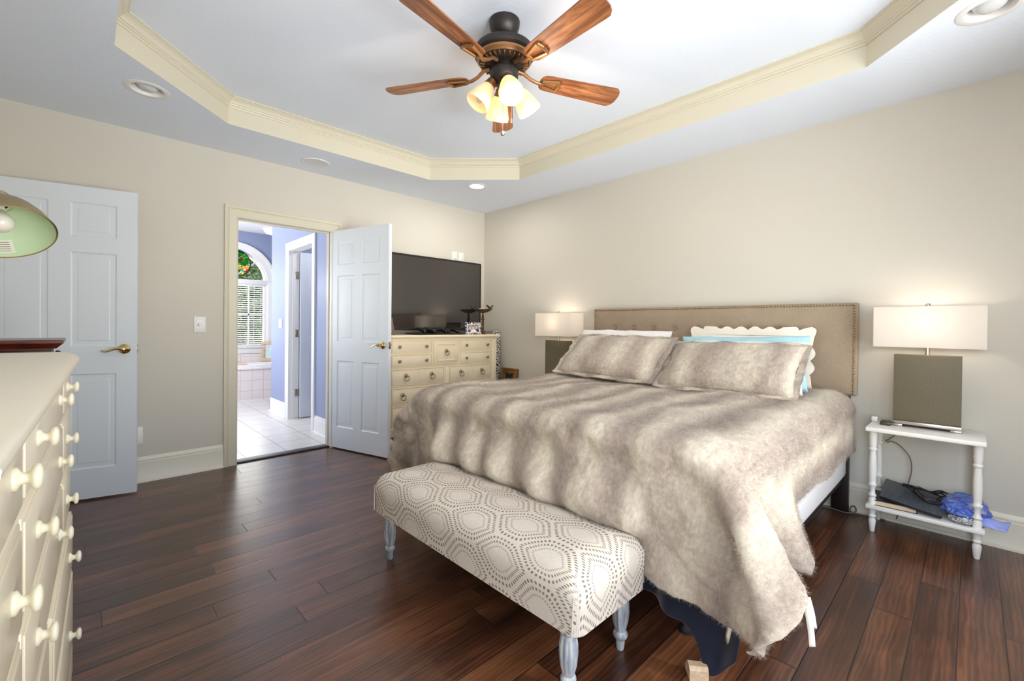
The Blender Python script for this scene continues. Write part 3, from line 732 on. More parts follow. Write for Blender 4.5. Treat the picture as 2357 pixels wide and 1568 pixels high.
rings = [(rr(-2.80, -.70, 3.58, 4.10, .15), .482), (rr(-2.80, -.70, 3.58, 4.10, .15), .512), (rr(-2.78, -.72, 3.60, 4.08, .14), .522), (rr(-2.73, -.77, 3.65, 4.03, .12), .518), (rr(-2.70, -.80, 3.68, 4.0, .11), .49), (rr(-2.6, -.9, 3.74, 3.94, .09), .12)]
nr = len(rings[0][0]); m.add([(x, y, z) for rg, z in rings for x, y in rg], [(q*nr+k, q*nr+(k+1) % nr, (q+1)*nr+(k+1) % nr, (q+1)*nr+k) for q in range(5) for k in range(nr)]+[tuple(range(5*nr, 6*nr))]); m.build('basin', 'white', tb)
m = MB(off=(-1.84, 3.80, .523)); m.box(-1.98, -1.73, 3.60, 4.08, .524, .544, bev=.004); tag(m.build('bath_tray', 'palewood', smooth=30), 'brown wooden tray lying across the bathtub rim', 'tray')
def frame_rect(m, w, h, fw_, d, T, mi=0, bev=.004):
    """four rails, mitre-free, in local xz with depth y"""
    for x0, x1, z0, z1 in ((-w/2, w/2, 0, fw_), (-w/2, w/2, h-fw_, h), (-w/2, -w/2+fw_, fw_, h-fw_), (w/2-fw_, w/2, fw_, h-fw_)): m.box(x0, x1, -d/2, d/2, z0, z1, mi, bev, 2, T)
def picture(name, label, cat, loc, rz, tilt, w, h, fwid, d, fmat, pmat, mat_w=0, group=None):
    t = thing(name, label, cat, loc, rz, group); T = Matrix.Rotation(tilt, 4, 'X')
    m = MB(); frame_rect(m, w, h, fwid, d, T); m.build('frame', fmat, t)
    if mat_w:
        m = MB(); m.box(-w/2+fwid-.002, w/2-fwid+.002, -.002, .004, fwid-.002, h-fwid+.002, T=T); m.build('mount', 'white', t, smooth=0)
    m = MB(); m.box(-w/2+fwid+mat_w-.002, w/2-fwid-mat_w+.002, -.006 if mat_w else -.002, .003, fwid+mat_w-.002, h-fwid-mat_w+.002, T=T); m.build('picture', pmat, t, smooth=0)
    return t
t = picture('picture_frame', 'gilded picture frame with pale landscape leaning on tub deck', 'picture frame', (-1.20, 4.075, .523), math.radians(-18), math.radians(-9), .42, .34, .055, .03, simple('whitewashed_gold_frame', srgb(214, 184, 150), .45, var=.25), 'painting_pale')
bc = thing('ceiling_light', 'frosted dome ceiling light glowing on bathroom ceiling', 'ceiling light', (-1.37, 3.68, HB))
m = MB(); m.lathe([(.13, 0), (.13, -.02), (.12, -.022)], 28); m.build('base', 'white', bc)
m = MB(); m.lathe([(.118, -.02), (.11, -.05), (.08, -.075), (.04, -.088), (0, -.092)], 28, caps=False); m.build('dome', emis('lit_dome', (1, .95, .86, 1), 1.3), bc)
point('bathroom_fill_light', (-2.7, 2.7, 1.75), 15, (1, .96, .92), .15)  # added light in mid-air without a fixture, brightens the bathroom ceiling
def plate(name, label, cat, T, w, h, kind, group=None):
    t = thing(name, label, cat, group=group); t.matrix_world = T
    m = MB(); m.box(-w/2, w/2, -.006, 0, -h/2, h/2, bev=.0025); m.build('plate', 'plate', t)
    if kind == 'dimmer':
        m = MB(); m.lathe([(.0, .022), (.012, .021), (.014, .004), (.017, .002), (.017, 0)], 20, axis_T((0, -.006, 0), (0, -1, 0))); m.build('knob', 'white', t)
        m = MB(); m.box(-.018, .018, -.0072, -.005, -.03, .03); m.build('insert', 'white', t, smooth=0)
    elif kind == 'outlet':
        for z in (.02, -.02):
            m = MB(); m.lathe([(0, .003), (.0155, .003), (.0165, 0)], 20, axis_T((0, -.006, z), (0, -1, 0))); s = m.build('socket', 'white', t)
            m = MB()
            for x in (-.006, .006): m.box(x-.001, x+.001, -.0094, -.0088, z-.002, z+.006)
            m.build('slot', 'black', s, smooth=0)
    elif kind == 'switch':
        for x in (-w/4+.004, w/4-.004):
            m = MB(); m.box(x-.012, x+.012, -.011, -.005, -.03, .03, bev=.002); m.build('rocker', 'white', t)
    return t
def TW(x, y, z, rz=0): return Matrix.Translation((x, y, z)) @ Matrix.Rotation(rz, 4, 'Z')
plate('light_switch', 'white double light switch on blue bathroom wall beside the closet door', 'light switch', TW(XP, 1.89, 1.167, -PI/2), .115, .115, 'switch')
plate('dimmer_switch', 'white rotary dimmer switch on cream wall between the two doors', 'dimmer switch', TW(-2.912, 0, 1.155), .078, .122, 'dimmer')
plate('wall_outlet', 'white double outlet low on cream wall beside the open entry door', 'outlet', TW(-3.292, 0, .343), .078, .122, 'outlet')
plate('wall_outlet', 'white outlet with a plug in it, high on the wall above television', 'outlet', TW(-.456, 0, 1.965), .075, .122, 'outlet')
plate('blank_wall_plate', 'blank white wall plate right of the outlet above television', 'wall plate', TW(-.36, 0, 1.965), .075, .122, 'blank')
m = MB(off=(-.45, -.02, 1.94)); m.tube([(-.45, -.012, 1.945), (-.447, -.035, 1.94), (-.435, -.03, 1.91), (-.42, -.04, 1.88), (-.42, -.05, 1.80)], .006, 8); tag(m.build('power_plug', 'plate'), 'white plug and cord hanging from the outlet above television', 'cord')

# ------------------------------------------------------------------ recessed downlights
def downlight(label, x, y, r, kind):
    t = thing('recessed_light', label, 'recessed light', (x, y, H), group='recessed lights in the ceiling')
    m = MB(); m.lathe([(r-.006, .02), (r-.004, .0), (r, -.004), (r+.018, -.005), (r+.026, -.002), (r+.026, .001)], 40, caps=False); m.build('trim_ring', 'white', t)
    if kind == 'eye':
        m = MB(); m.lathe([(r-.006, .02), (r-.008, .05), (r-.012, .1), (0, .1)], 40, caps=False); m.build('can', 'white', t)
        T = Matrix.Translation((0, 0, .03)) @ Matrix.Rotation(math.radians(12), 4, 'Y')
        m = MB(); m.lathe([(0, -.034), (.02, -.033), (.04, -.026), (.053, -.012), (.058, .004), (.058, .05)], 32, T, caps=False); m.build('bulb', 'frost', t)
    else:
        m = MB(); m.lathe([(r-.004, .012), (0, .012)], 40, caps=False); m.build('lens', 'downlight', t)
    return t
downlight('white recessed light, off, in the soffit above the open entry door', *DOWN[0], 'eye')
downlight('small recessed light shining bright white in the corner above television', *DOWN[1], 'lit')
downlight('large unlit recessed light with clear bulb above the bedside table', *DOWN[2], 'eye')
area('downlight_beam', (DOWN[1][0], DOWN[1][1], H-.012), (0, 0, 0), .1, .1, 5, (1, .97, .92))
sp = thing('ceiling_speaker', 'flat white round ceiling speaker above the bathroom doorway', 'speaker', (-2.138, -.28, H))
m = MB(); m.lathe([(.112, 0), (.112, -.006), (.105, -.008), (.098, -.006)], 40, caps=False); m.build('rim', 'white', sp)
m = MB(); m.lathe([(.098, -.006), (.09, -.0045), (0, -.0045)], 40, caps=False); m.build('grille', simple('speaker_grille', srgb(224, 226, 230), .7), sp)

# ------------------------------------------------------------------ ceiling fan
FX, FY = -2.015, -2.515
fan = thing('ceiling_fan', 'five-blade ceiling fan with walnut blades, bronze motor and four light shades', 'ceiling fan', (FX, FY, HT))
dz = lambda z: z-HT
m = MB(); m.lathe([(.066, 0), (.078, -.004), (.079, -.012), (.076, -.02), (.077, -.028), (.07, -.05), (.055, -.075), (.036, -.088), (.03, -.09), (0, -.09)], 40, caps=False); m.build('canopy', 'fan', fan)
m = MB(); m.lathe([(.016, -.07), (.016, dz(2.60))], 16); m.lathe([(.03, -.088), (.034, -.098), (.03, -.108), (.02, -.112), (.02, -.118), (0, -.118)], 24, caps=False); m.build('downrod', 'fan', fan)
m = MB(); m.lathe([(0, dz(2.612)), (.03, dz(2.611)), (.05, dz(2.604)), (.115, dz(2.599)), (.149, dz(2.587)), (.158, dz(2.568)), (.154, dz(2.552)), (.136, dz(2.543)), (.13, dz(2.52)), (.118, dz(2.514)), (.105, dz(2.508)), (.07, dz(2.502)), (0, dz(2.502))], 48, caps=False); m.build('motor_housing', 'fan', fan)
m = MB(); m.lathe([(.136, dz(2.546)), (.143, dz(2.541)), (.142, dz(2.530)), (.134, dz(2.523)), (.128, dz(2.516))], 48, caps=False)
for k in range(30):
    T = Matrix.Rotation(2*PI*k/30, 4, 'Z'); m.box(.10, .124, -.0028, .0028, dz(2.504), dz(2.516), bev=.001, T=T)
m.build('vent_ring', 'fan2', fan)
m = MB(); m.lathe([(.055, dz(2.505)), (.057, dz(2.486)), (.072, dz(2.480)), (.075, dz(2.474)), (.071, dz(2.44)), (.062, dz(2.42)), (.045, dz(2.41)), (.03, dz(2.40)), (0, dz(2.395))], 36, caps=False); m.build('switch_housing', 'fan', fan)
BZ = 2.462
def blade_outline():
    L0, L1 = .20, .672
    pts = []
    w = lambda x: .050+.020*(x-L0)/(L1-L0)
    top = [(L0+.0, .02), (L0+.006, .036), (L0+.022, .048)]+[(x, w(x)) for x in np.linspace(L0+.05, L1-.05, 8)]+[(L1-.03, .067), (L1-.012, .052), (L1-.002, .028), (L1, 0)]
    return [(x, -y) for x, y in top]+[(x, y) for x, y in reversed(top[:-1])]
for k in range(5):
    a = math.radians(-24.1+72*k)
    T = Matrix.Rotation(a, 4, 'Z') @ Matrix.Translation((0, 0, dz(BZ))) @ Matrix.Rotation(math.radians(-13), 4, 'X')
    m = MB(); m.prism(blade_outline(), -.003, .003)
    b = m.build('blade', 'blade', fan, smooth=30); b.matrix_local = T
    m = MB()
    # bracket: arm from the hub and an open trapezoid plate under the blade
    m.tube([(.075, 0, .036), (.11, 0, .030), (.145, 0, .004), (.18, 0, -.009), (.215, 0, -.010)], [.011, .010, .009, .009, .009], 10)
    quad_o = [(.205, -.018), (.30, -.036), (.305, 0), (.30, .036), (.205, .018)]
    for p, q in (((.208, -.017), (.298, -.034)), ((.298, -.034), (.305, 0)), ((.305, 0), (.298, .034)), ((.298, .034), (.208, .017)), ((.208, .017), (.208, -.017))):
        m.tube([(p[0], p[1], -.010), (q[0], q[1], -.010)], .0085, 8)
    m.build('blade_bracket', 'fan2', b)
# light kit: four arms with bell shades
va = math.atan2(-4.203-FY, -3.572-FX)           # towards the viewer side
for k, (da, off_) in enumerate(((10, 0), (100, 0), (190, 0), (280, 0))):
    a = va+math.radians(da+5)
    d = Vector((math.cos(a), math.sin(a), 0)); ax = (d*math.sin(math.radians(33))+Vector((0, 0, -math.cos(math.radians(33))))).normalized()
    p0 = d*.045+Vector((0, 0, dz(2.420))); p1 = d*.066+Vector((0, 0, dz(2.408)))
    T = axis_T(p1, ax)
    m = MB(); m.tube([d*.03+Vector((0, 0, dz(2.43))), p0, p1+ax*.01], .012, 10); m.lathe([(.02, -.012), (.026, -.008), (.028, .012), (.031, .018), (.031, .024), (.024, .026)], 24, T, caps=False); m.build('lamp_arm', 'fan2', fan)
    prof = [(.026, .02), (.034, .032), (.042, .05), (.050, .075), (.056, .1), (.0595, .118), (.062, .121), (.062, .138), (.060, .142)]
    m = MB(); m.lathe(prof+[(r-.003, z) for r, z in reversed(prof)], 36, T, caps=False); sh = m.build('glass_shade', 'cream_glass' if da == 280 else 'amber', fan, smooth=60)
    m = MB(); m.lathe([(.0, .03), (.012, .032), (.013, .05), (.019, .062), (.022, .08), (.022, .1), (.017, .117), (.009, .127), (0, .129)], 20, T, caps=False)
    m.build('bulb', 'bulb_off' if da == 280 else 'bulb', sh)
    if da != 280:
        q = p1+ax*.185; point('fan_lamp', (FX+q.x, FY+q.y, HT+q.z), 3, (1, .84, .64), .03)
for x, y, l, e in ((.012, .02, .23, 'ball'), (.05, -.005, .15, 'bar')):
    m = MB(); m.tube([(x, y, dz(2.40)), (x, y, dz(2.40)-l)], .0016, 6)
    if e == 'ball': m.lathe([(0, -.013), (.009, -.010), (.013, 0), (.010, .009), (.004, .012), (0, .014)], 16, Matrix.Translation((x, y, dz(2.40)-l)), caps=False)
    else: m.tube([(x, y, dz(2.4)-l), (x, y, dz(2.4)-l-.025)], .0045, 8)
    m.build('pull_chain', 'chrome', fan)
point('closet_fill_light', (-1.0, .9, 2.4), 15, (1, .97, .93), .1)  # added unseen light inside the closet, brightens its open door

# ================================================================== BEDROOM FURNITURE
# dresser under the television
td = thing('dresser', 'cream dresser with ring pulls standing under the television', 'dresser', (-.845, -.425, 0))
L = td.location
m = MB(off=L)
m.box(-1.525, -.165, -.425, -.03, .18, 1.025); 
m.box(-1.53, -.16, -.43, -.03, .105, .178, bev=.006); m.box(-1.535, -.155, -.436, -.03, .168, .182, bev=.004)
m.box(-1.532, -.158, -.432, -.03, 1.022, 1.038, bev=.004)
m.box(-.878, -.831, -.437, -.42, .19, .728, bev=.006); m.box(-.866, -.843, -.441, -.43, .2, .715, bev=.003)
for x0, x1 in ((-1.52, -1.493), (-.24, -.17)): m.box(x0, x1, -.43, -.42, .2, 1.0, bev=.003)
m.build('carcass', 'cream', td, smooth=30)
m = MB(off=L); m.box(-1.555, -.125, -.452, -.025, 1.038, 1.068, bev=.011, seg=3); m.build('top', 'cream', td)
def ringpull(par, x, z, y, big=.024):
    m = MB(off=L); T = axis_T((x, y, z), (0, -1, 0)); m.lathe([(.0, .009), (.008, .009), (.013, .006), (.02, .003), (.021, 0)], 24, T, caps=False)
    m.tube([(x, y-.004, z), (x, y-.018, z)], .005, 8)
    m.tube([(x+big*math.sin(2*PI*k/28), y-.017-.006*(1-math.cos(2*PI*k/28)), z-big*(1-math.cos(2*PI*k/28))+.004) for k in range(28)], .0042, 8, closed=True)
    return m.build('ring_pull', 'antique', par)
def smallknob(par, x, z, y):
    m = MB(off=L); m.lathe([(.006, 0), (.006, .008), (.013, .012), (.016, .018), (.013, .023), (.0, .025)], 20, axis_T((x, y, z), (0, -1, 0)), caps=False); return m.build('knob', 'antique', par)
for x0, x1, z0, z1, kind in ((-1.487, -1.047, .90, 1.012, 'k'), (-1.487, -1.047, .762, .876, 'k'), (-.683, -.246, .90, 1.012, 'k'), (-.683, -.246, .762, .876, 'k'), (-1.02, -.713, .766, 1.012, 'c'),
                             (-1.486, -.897, .584, .737, 'b'), (-.82, -.244, .584, .737, 'b'), (-1.483, -.897, .40, .556, 'r'), (-.82, -.244, .40, .556, 'r'), (-1.48, -.897, .196, .381, 'r'), (-.82, -.244, .196, .381, 'r')):
    m = MB(off=L); yf = -.431
    # dark shadow gap comes from a real recess round the drawer front
    m.box(x0+.0055, x1-.0055, yf, -.42, z0+.0055, z1-.0055, bev=.002)
    if kind == 'c':
        xc, zc = (x0+x1)/2, (z0+z1)/2+.0
        for a, b, c, d in ((-.115, .115, .078, .088), (-.115, .115, -.088, -.078), (-.115, -.105, -.078, .078), (.105, .115, -.078, .078)): m.box(xc+a, xc+b, yf-.006, yf+.002, zc+c, zc+d, bev=.002)
    if kind == 'b':
        xc = (x0+x1)/2; 
        for e in (-.011, .007): m.box(xc+e, xc+e+.004, yf-.003, yf+.002, z0+.004, z1-.004)
    d = m.build('drawer', 'cream', td, smooth=30)
    # thin frame bead round the drawer
    m = MB(off=L); 
    for a, b, c, e in ((x0-.003, x1+.003, z1, z1+.003), (x0-.003, x1+.003, z0-.003, z0), (x0-.003, x0, z0, z1), (x1, x1+.003, z0, z1)): m.box(a, b, -.4335, -.42, c, e)
    m.build('drawer_bead', 'cream', d, smooth=0)
    w = x1-x0
    if kind == 'k':
        for x in (x0+.076, x1-.064): smallknob(d, x, (z0+z1)/2, yf)
    elif kind == 'c': ringpull(d, (x0+x1)/2, (z0+z1)/2+.014, yf)
    else:
        for f in ((.25, .75) if kind == 'b' else (.19, .81)): ringpull(d, x0+w*f, (z0+z1)/2+.018, yf, .026)
for x in (-1.49, -.2):
    for y in (-.39, -.07):
        m = MB(off=L); m.lathe([(.02, 0), (.034, .008), (.045, .035), (.045, .055), (.034, .08), (.026, .088), (.034, .095), (.036, .106), (0, .106)], 24, Matrix.Translation((x, y, 0))); m.build('foot', 'cream', td)

# television on its low stand
tv = thing('television', 'large flat black television standing on the cream dresser', 'television', (-.865, -.16, 1.068)); L = tv.location
TX0, TX1, TZ0, TZ1 = -1.54, -.19, 1.112, 1.895
m = MB(off=L); m.box(TX0, TX1, -.165, -.125, TZ0, TZ1, bev=.004); m.box(TX0+.15, TX1-.15, -.128, -.085, TZ0+.12, TZ1-.2, bev=.02)
m.build('housing', 'dkplastic', tv)
m = MB(off=L)
for a, b, c, e in ((TX0, TX1, TZ1-.018, TZ1), (TX0, TX1, TZ0, TZ0+.028), (TX0, TX0+.014, TZ0+.028, TZ1-.018), (TX1-.014, TX1, TZ0+.028, TZ1-.018)): m.box(a, b, -.172, -.163, c, e, bev=.002)
m.build('bezel', simple('glossy_brown_black', srgb(34, 28, 25), .18), tv)
m = MB(off=L); m.box(TX0+.013, TX1-.013, -.168, -.160, TZ0+.027, TZ1-.017); m.build('screen', 'screen', tv, smooth=0)
m = MB(off=L); m.prism([(-1.16, -.37), (-.575, -.37), (-.56, -.34), (-.60, -.06), (-1.13, -.06), (-1.175, -.34)], 1.068, 1.082); m.box(-.93, -.80, -.14, -.11, 1.08, 1.2); m.build('stand', 'dkplastic', tv)
# game controllers lying on the stand
def controller(label, x, y, rz):
    t = thing('game_controller', label, 'game controller', (x, y, 1.082), rz, 'game controllers in front of the television')
    m = MB(); m.tube([(-.062, .008, .036), (-.045, .01, .038), (0, .012, .034), (.045, .01, .038), (.062, .008, .036)], [.014, .021, .017, .021, .014], 14)
    for s in (-1, 1): m.tube([(s*.05, .0, .036), (s*.056, -.03, .030), (s*.064, -.058, .020), (s*.068, -.075, .014), (s*.069, -.082, .013)], [.02, .0195, .017, .013, .006], 12)
    m.build('body', 'dkplastic', t, smooth=80)
    for s in (-1, 1):
        m = MB(); m.lathe([(.006, 0), (.006, .01), (.0095, .013), (.009, .016), (0, .0165)], 14, Matrix.Translation((s*.024, -.008, .045)), caps=False); m.build('thumbstick', 'black', t)
        m = MB(); m.box(s*.045-.012, s*.045+.012, .02, .038, .03, .044, bev=.004); m.build('trigger', simple('glossy_black', srgb(26, 26, 28), .12), t)
controller('black game controller at the left end of the row on television stand', -1.02, -.275, .12)
controller('black game controller in the middle of the row on television stand', -.862, -.262, -.05)
controller('black game controller at the right end of the row on television stand', -.715, -.275, .1)
# picture frames on the dresser
t = picture('photo_frame', 'rose brown photo frame partly hidden behind the bathroom door edge', 'photo frame', (-1.465, -.33, 1.068), math.radians(6), math.radians(-14), .13, .17, .022, .016, 'rosewood', 'bsnap')
t = thing('photo_frame', 'small beaded photo frame showing three smiling people, in front of television', 'photo frame', (-.452, -.365, 1.0685), math.radians(-3)); T = Matrix.Rotation(math.radians(-8), 4, 'X')
m = MB(); frame_rect(m, .212, .134, .02, .014, T); m.build('frame', 'jewel', t)
m = MB(); m.box(-.088, .088, -.001, .004, .018, .116, T=T); m.build('mount', 'white', t, smooth=0)
m = MB(); m.box(-.076, .076, -.002, .003, .027, .106, T=T); ph = m.build('photograph', 'print_bluebg' if False else 'bluebg', t, smooth=0)
def disc(m, cx, cz, rx, rz, y, n=20, half=False): m.add([T @ Vector((cx+rx*math.cos(2*PI*k/n), y, max(cz+rz*math.sin(2*PI*k/n), .0275) if not half else max(cz+rz*math.sin(2*PI*k/n), .0275))) for k in range(n)], [tuple(reversed(range(n)))])
for nm, ds in (('tan', [(-.035, .1, .035, .004, -.0022)]), ('hair', [(-.048, .075, .019, .024, -.0024), (0, .078, .019, .025, -.0026), (.046, .083, .021, .026, -.0024), (.05, .06, .02, .03, -.0023)]),
               ('shirt2', [(-.05, .03, .03, .022, -.0028), (.048, .03, .032, .03, -.0028)]), ('shirt', [(0, .03, .042, .028, -.003)]), ('skin', [(-.047, .071, .0155, .0205, -.0034), (0, .074, .0165, .0215, -.0034), (.044, .079, .016, .021, -.0034)])):
    m = MB()
    for a in ds: disc(m, *a)
    m.build('print_'+nm, nm, ph, smooth=0, recalc=False)
# bird bath ornament
bb = thing('birdbath_ornament', 'bronze birdbath ornament with a winged bird on its dish, right end of dresser', 'ornament', (-.267, -.30, 1.068))
m = MB(); m.lathe([(.046, 0), (.046, .006), (.03, .014), (.018, .022), (.013, .05), (.014, .07), (.018, .076), (.012, .084), (.015, .12), (.013, .16), (.019, .17), (.019, .18), (.012, .19), (.016, .205), (.011, .215), (.010, .235), (.012, .25)], 24); m.build('pedestal', 'bronze', bb)
m = MB(); m.lathe([(.012, .245), (.05, .252), (.085, .268), (.1, .284), (.102, .288), (.094, .284), (.06, .268), (0, .262)], 36, flute=lambda z, a: 1+.02*math.sin(8*a), caps=False); m.build('dish', 'bronze', bb)
m = MB(); B0 = Vector((.085, -.03, .292))
m.tube([B0+Vector((.03, -.01, -.004)), B0+Vector((.015, -.004, .002)), B0+Vector((-.008, .002, .006)), B0+Vector((-.022, .006, .008)), B0+Vector((-.032, .01, .004))], [.003, .009, .010, .0075, .002], 10)
for sg_ in (-1, 1):
    w = [B0+Vector((0, 0, .008)), B0+Vector((sg_*.022, .004, .022)), B0+Vector((sg_*.05, .006, .044))]
    for k in range(2):
        a, b = w[k], w[k+1]; e = Vector((.006, -.014, 0)); q = .7 if k else 1
        m.add([a-e, a+e, b+e*q*.7, b-e*q*.7, a-e+Vector((0, 0, .003)), a+e+Vector((0, 0, .003)), b+e*q*.7+Vector((0, 0, .003)), b-e*q*.7+Vector((0, 0, .003))], [(0, 1, 2, 3), (4, 7, 6, 5), (0, 4, 5, 1), (1, 5, 6, 2), (2, 6, 7, 3), (3, 7, 4, 0)])
m.build('bird', 'bronze', bb)
for k, (x, y, c) in enumerate(((-.045, -.01, (236, 226, 210)), (-.03, .02, (206, 222, 150)), (-.012, -.03, (246, 240, 232)), (.008, .01, (240, 232, 214)), (.03, -.02, (196, 120, 96)), (.02, .035, (238, 228, 200)), (-.005, .04, (228, 214, 200)))):
    m = MB(off=(-.267+x, -.30+y, 1.34)); T = Matrix.Translation((-.267+x, -.30+y, 1.353)) @ Matrix.Rotation(k*1.1, 4, 'Z')
    m.lathe([(.010, -.018), (.003, -.011), (.010, -.008), (.0125, 0), (.010, .008), (.003, .011), (.010, .018)], 10, T @ Matrix.Rotation(PI/2, 4, 'Y')); tag(m.build('wrapped_candy', simple('candy_wrap_%d' % k, srgb(*c), .4)), 'small wrapped candy lying in the bronze birdbath dish', 'candy', 'wrapped candies in the birdbath dish')
# zebra board and leaning gold frame
m = MB(off=(-.075, -.26, 0)); T = Matrix.Translation((-.075, -.26, 0)) @ Matrix.Rotation(math.radians(.0), 4, 'Y'); m.box(-.035, .035, -.10, .24, 0, 1.105, bev=.012, T=T); tag(m.build('zebra_print_panel', 'zebra'), 'tall zebra-print padded panel wedged between dresser and side wall', 'panel')
t = thing('framed_painting', 'gilded framed painting standing on floor against wall beside the zebra panel', 'painting', (-.10, -.505, 0), math.radians(-90)); T = Matrix.Rotation(math.radians(-7), 4, 'X')
def stepped_frame(w, h, T):
    m = MB(); frame_rect(m, w, h, .06, .03, T); 
    for x0, x1, z0, z1 in ((-w/2, w/2, 0, .02), (-w/2, w/2, h-.02, h), (-w/2, -w/2+.02, .02, h-.02), (w/2-.02, w/2, .02, h-.02)): m.box(x0, x1, -.024, .0, z0, z1, 0, .005, 2, T)
    return m
stepped_frame(.25, .685, T).build('frame', 'gold', t)
m = MB(); m.box(-.07, .07, -.004, .004, .055, .63, T=T); m.build('canvas', 'painting_dark', t, smooth=0)

# ------------------------------------------------------------------ bedside tables and lamps
TLEG = [(.013, 0), (.0155, .008), (.0205, .045), (.0225, .066), (.0165, .077), (.0165, .081), (.0225, .085), (.0225, .095), (.0165, .099), (.0205, .112), (.0225, .13), (.0225, .19), (.0165, .198), (.0165, .201), (.0235, .205), (.0235, .214), (.0165, .219), (.0145, .235), (.0150, .25), (.0195, .262), (.0240, .268), (.0240, .276), (.0185, .281), (.0205, .30), (.0225, .36), (.0205, .42), (.0175, .462), (.0175, .468), (.0240, .473), (.0240, .482), (.0180, .487), (.0205, .495), (.0225, .52), (.0225, .588)]
def side_table(label, y, ):
    t = thing('bedside_table', label, 'bedside table', (-.17, y, 0))
    m = MB(); m.box(-.185, .155, -.238, .238, .588, .612, bev=.006, seg=3); m.build('tabletop', 'white_wood', t)
    m = MB(); m.box(-.14, .15, -.238, .238, .135, .157, bev=.005); m.build('shelf', 'white_wood', t)
    for x in (-.105, .125):
        for yy in (-.21, .21):
            m = MB(); m.lathe([(r_*.82, z_) for r_, z_ in TLEG], 24, Matrix.Translation((x, yy, 0))); m.build('leg', 'white_wood', t, smooth=55)
    return t
side_table('white two-tier bedside table with turned legs, holding laptop and blue bag', -4.025)
side_table('white two-tier bedside table hidden behind the bed in the far corner', -1.31)
def table_lamp(label, y, zt, yaw=0):
    t = thing('table_lamp', label, 'lamp', (-.125, y, zt), yaw)
    m = MB(); m.box(-.055, .055, -.142, -.098, 0, .014, bev=.003); m.box(-.055, .055, .098, .142, 0, .014, bev=.003); m.box(-.055, .055, -.142, .142, .014, .034, bev=.003); m.build('base_plate', 'chrome', t)
    m = MB(); m.box(-.045, .045, -.14, .14, .034, .415, bev=.003); m.build('base', 'weave', t)
    m = MB(); m.lathe([(.016, .415), (.016, .418), (.011, .42), (.011, .50), (.016, .505), (.016, .55), (.01, .555)], 16); m.build('stem', 'chrome', t)
    m = MB(); m.lathe([(.0, .555), (.016, .56), (.03, .59), (.03, .61), (.018, .635), (0, .64)], 16, caps=False); m.build('bulb', emis('warm_lamp_bulb_%d' % int(-y*10), (1, .86, .7, 1), 6), t)
    m = MB(); x0, x1, y0, y1, z0, z1, th = -.105, .105, -.23, .23, .458, .688, .003
    vs = []; 
    sh = MB(); pr = rr(x0, x1, y0, y1, .006, 3); pi = rr(x0+th, x1-th, y0+th, y1-th, .005, 3); k_ = len(pr)
    sh.add([(x, y_, z) for z in (z0, z1) for x, y_ in pr], [(q, (q+1) % k_, k_+(q+1) % k_, k_+q) for q in range(k_)])
    sh.add([(x, y_, z) for z in (z0, z1) for x, y_ in pi], [(q, k_+q, k_+(q+1) % k_, (q+1) % k_) for q in range(k_)])
    for z in (z0, z1): sh.add([(x, y_, z) for x, y_ in pr+pi], [(q, (q+1) % k_, k_+(q+1) % k_, k_+q) for q in range(k_)])
    shade = sh.build('lamp_shade', 'lampshade', t, smooth=30)
    m = MB(); m.tube([(0, 0, .64), (0, 0, z1+.006)], .003, 8); m.box(-.1, .1, -.002, .002, z1-.012, z1-.008); m.lathe([(.004, z1), (.011, z1+.004), (.011, z1+.014), (.007, z1+.02), (0, z1+.021)], 16); m.build('finial', 'chrome', t)
    lp = point('table_lamp_light', (-.125, y, zt+.60), 4.6, (1, .87, .76), .04)
    return t
tl = table_lamp('tall lamp with wide white shade and woven olive base on bedside table', -4.03, .612)
m = MB(off=tl.location); cp = [(-.06, -3.93, .63), (-.03, -3.89, .62), (-.012, -3.885, .58), (-.018, -3.887, .53), (-.02, -3.862, .50), (-.02, -3.845, .487), (-.02, -3.855, .478), (-.02, -3.87, .488), (-.02, -3.91, .47), (-.022, -3.955, .41), (-.022, -3.965, .33), (-.02, -3.945, .22), (-.02, -3.92, .10), (-.022, -3.90, .02)]
def smooth_path(pts, n=6):
    P = [Vector(p) for p in pts]; out = []
    for i in range(len(P)-1):
        a, b, c, d = P[max(i-1, 0)], P[i], P[i+1], P[min(i+2, len(P)-1)]
        for k in range(n):
            t = k/n; out.append(.5*((2*b)+(c-a)*t+(2*a-5*b+4*c-d)*t*t+(3*b-a-3*c+d)*t**3))
    out.append(P[-1]); return out
m.tube(smooth_path(cp), .0032, 8); o = m.build('power_cord', 'cord', tl)
table_lamp('lamp with white shade and dark woven base standing in the far corner left of headboard', -1.315, .612)
m = MB(off=(-.10, -3.80, .612)); m.box(-.118, -.085, -3.815, -3.785, .612, .64, bev=.003); tag(m.build('charger_cube', 'plate'), 'small white charger cube on the back corner of bedside table', 'charger')
m = MB(off=(-.19, -3.86, .612)); m.box(-.215, -.155, -3.885, -3.835, .6125, .632, bev=.005); m.box(-.205, -.165, -3.88, -3.84, .631, .637, bev=.002); tag(m.build('leather_box', simple('dark_olive_box', srgb(70, 60, 40), .35)), 'small dark flat box beside the lamp on bedside table', 'box')
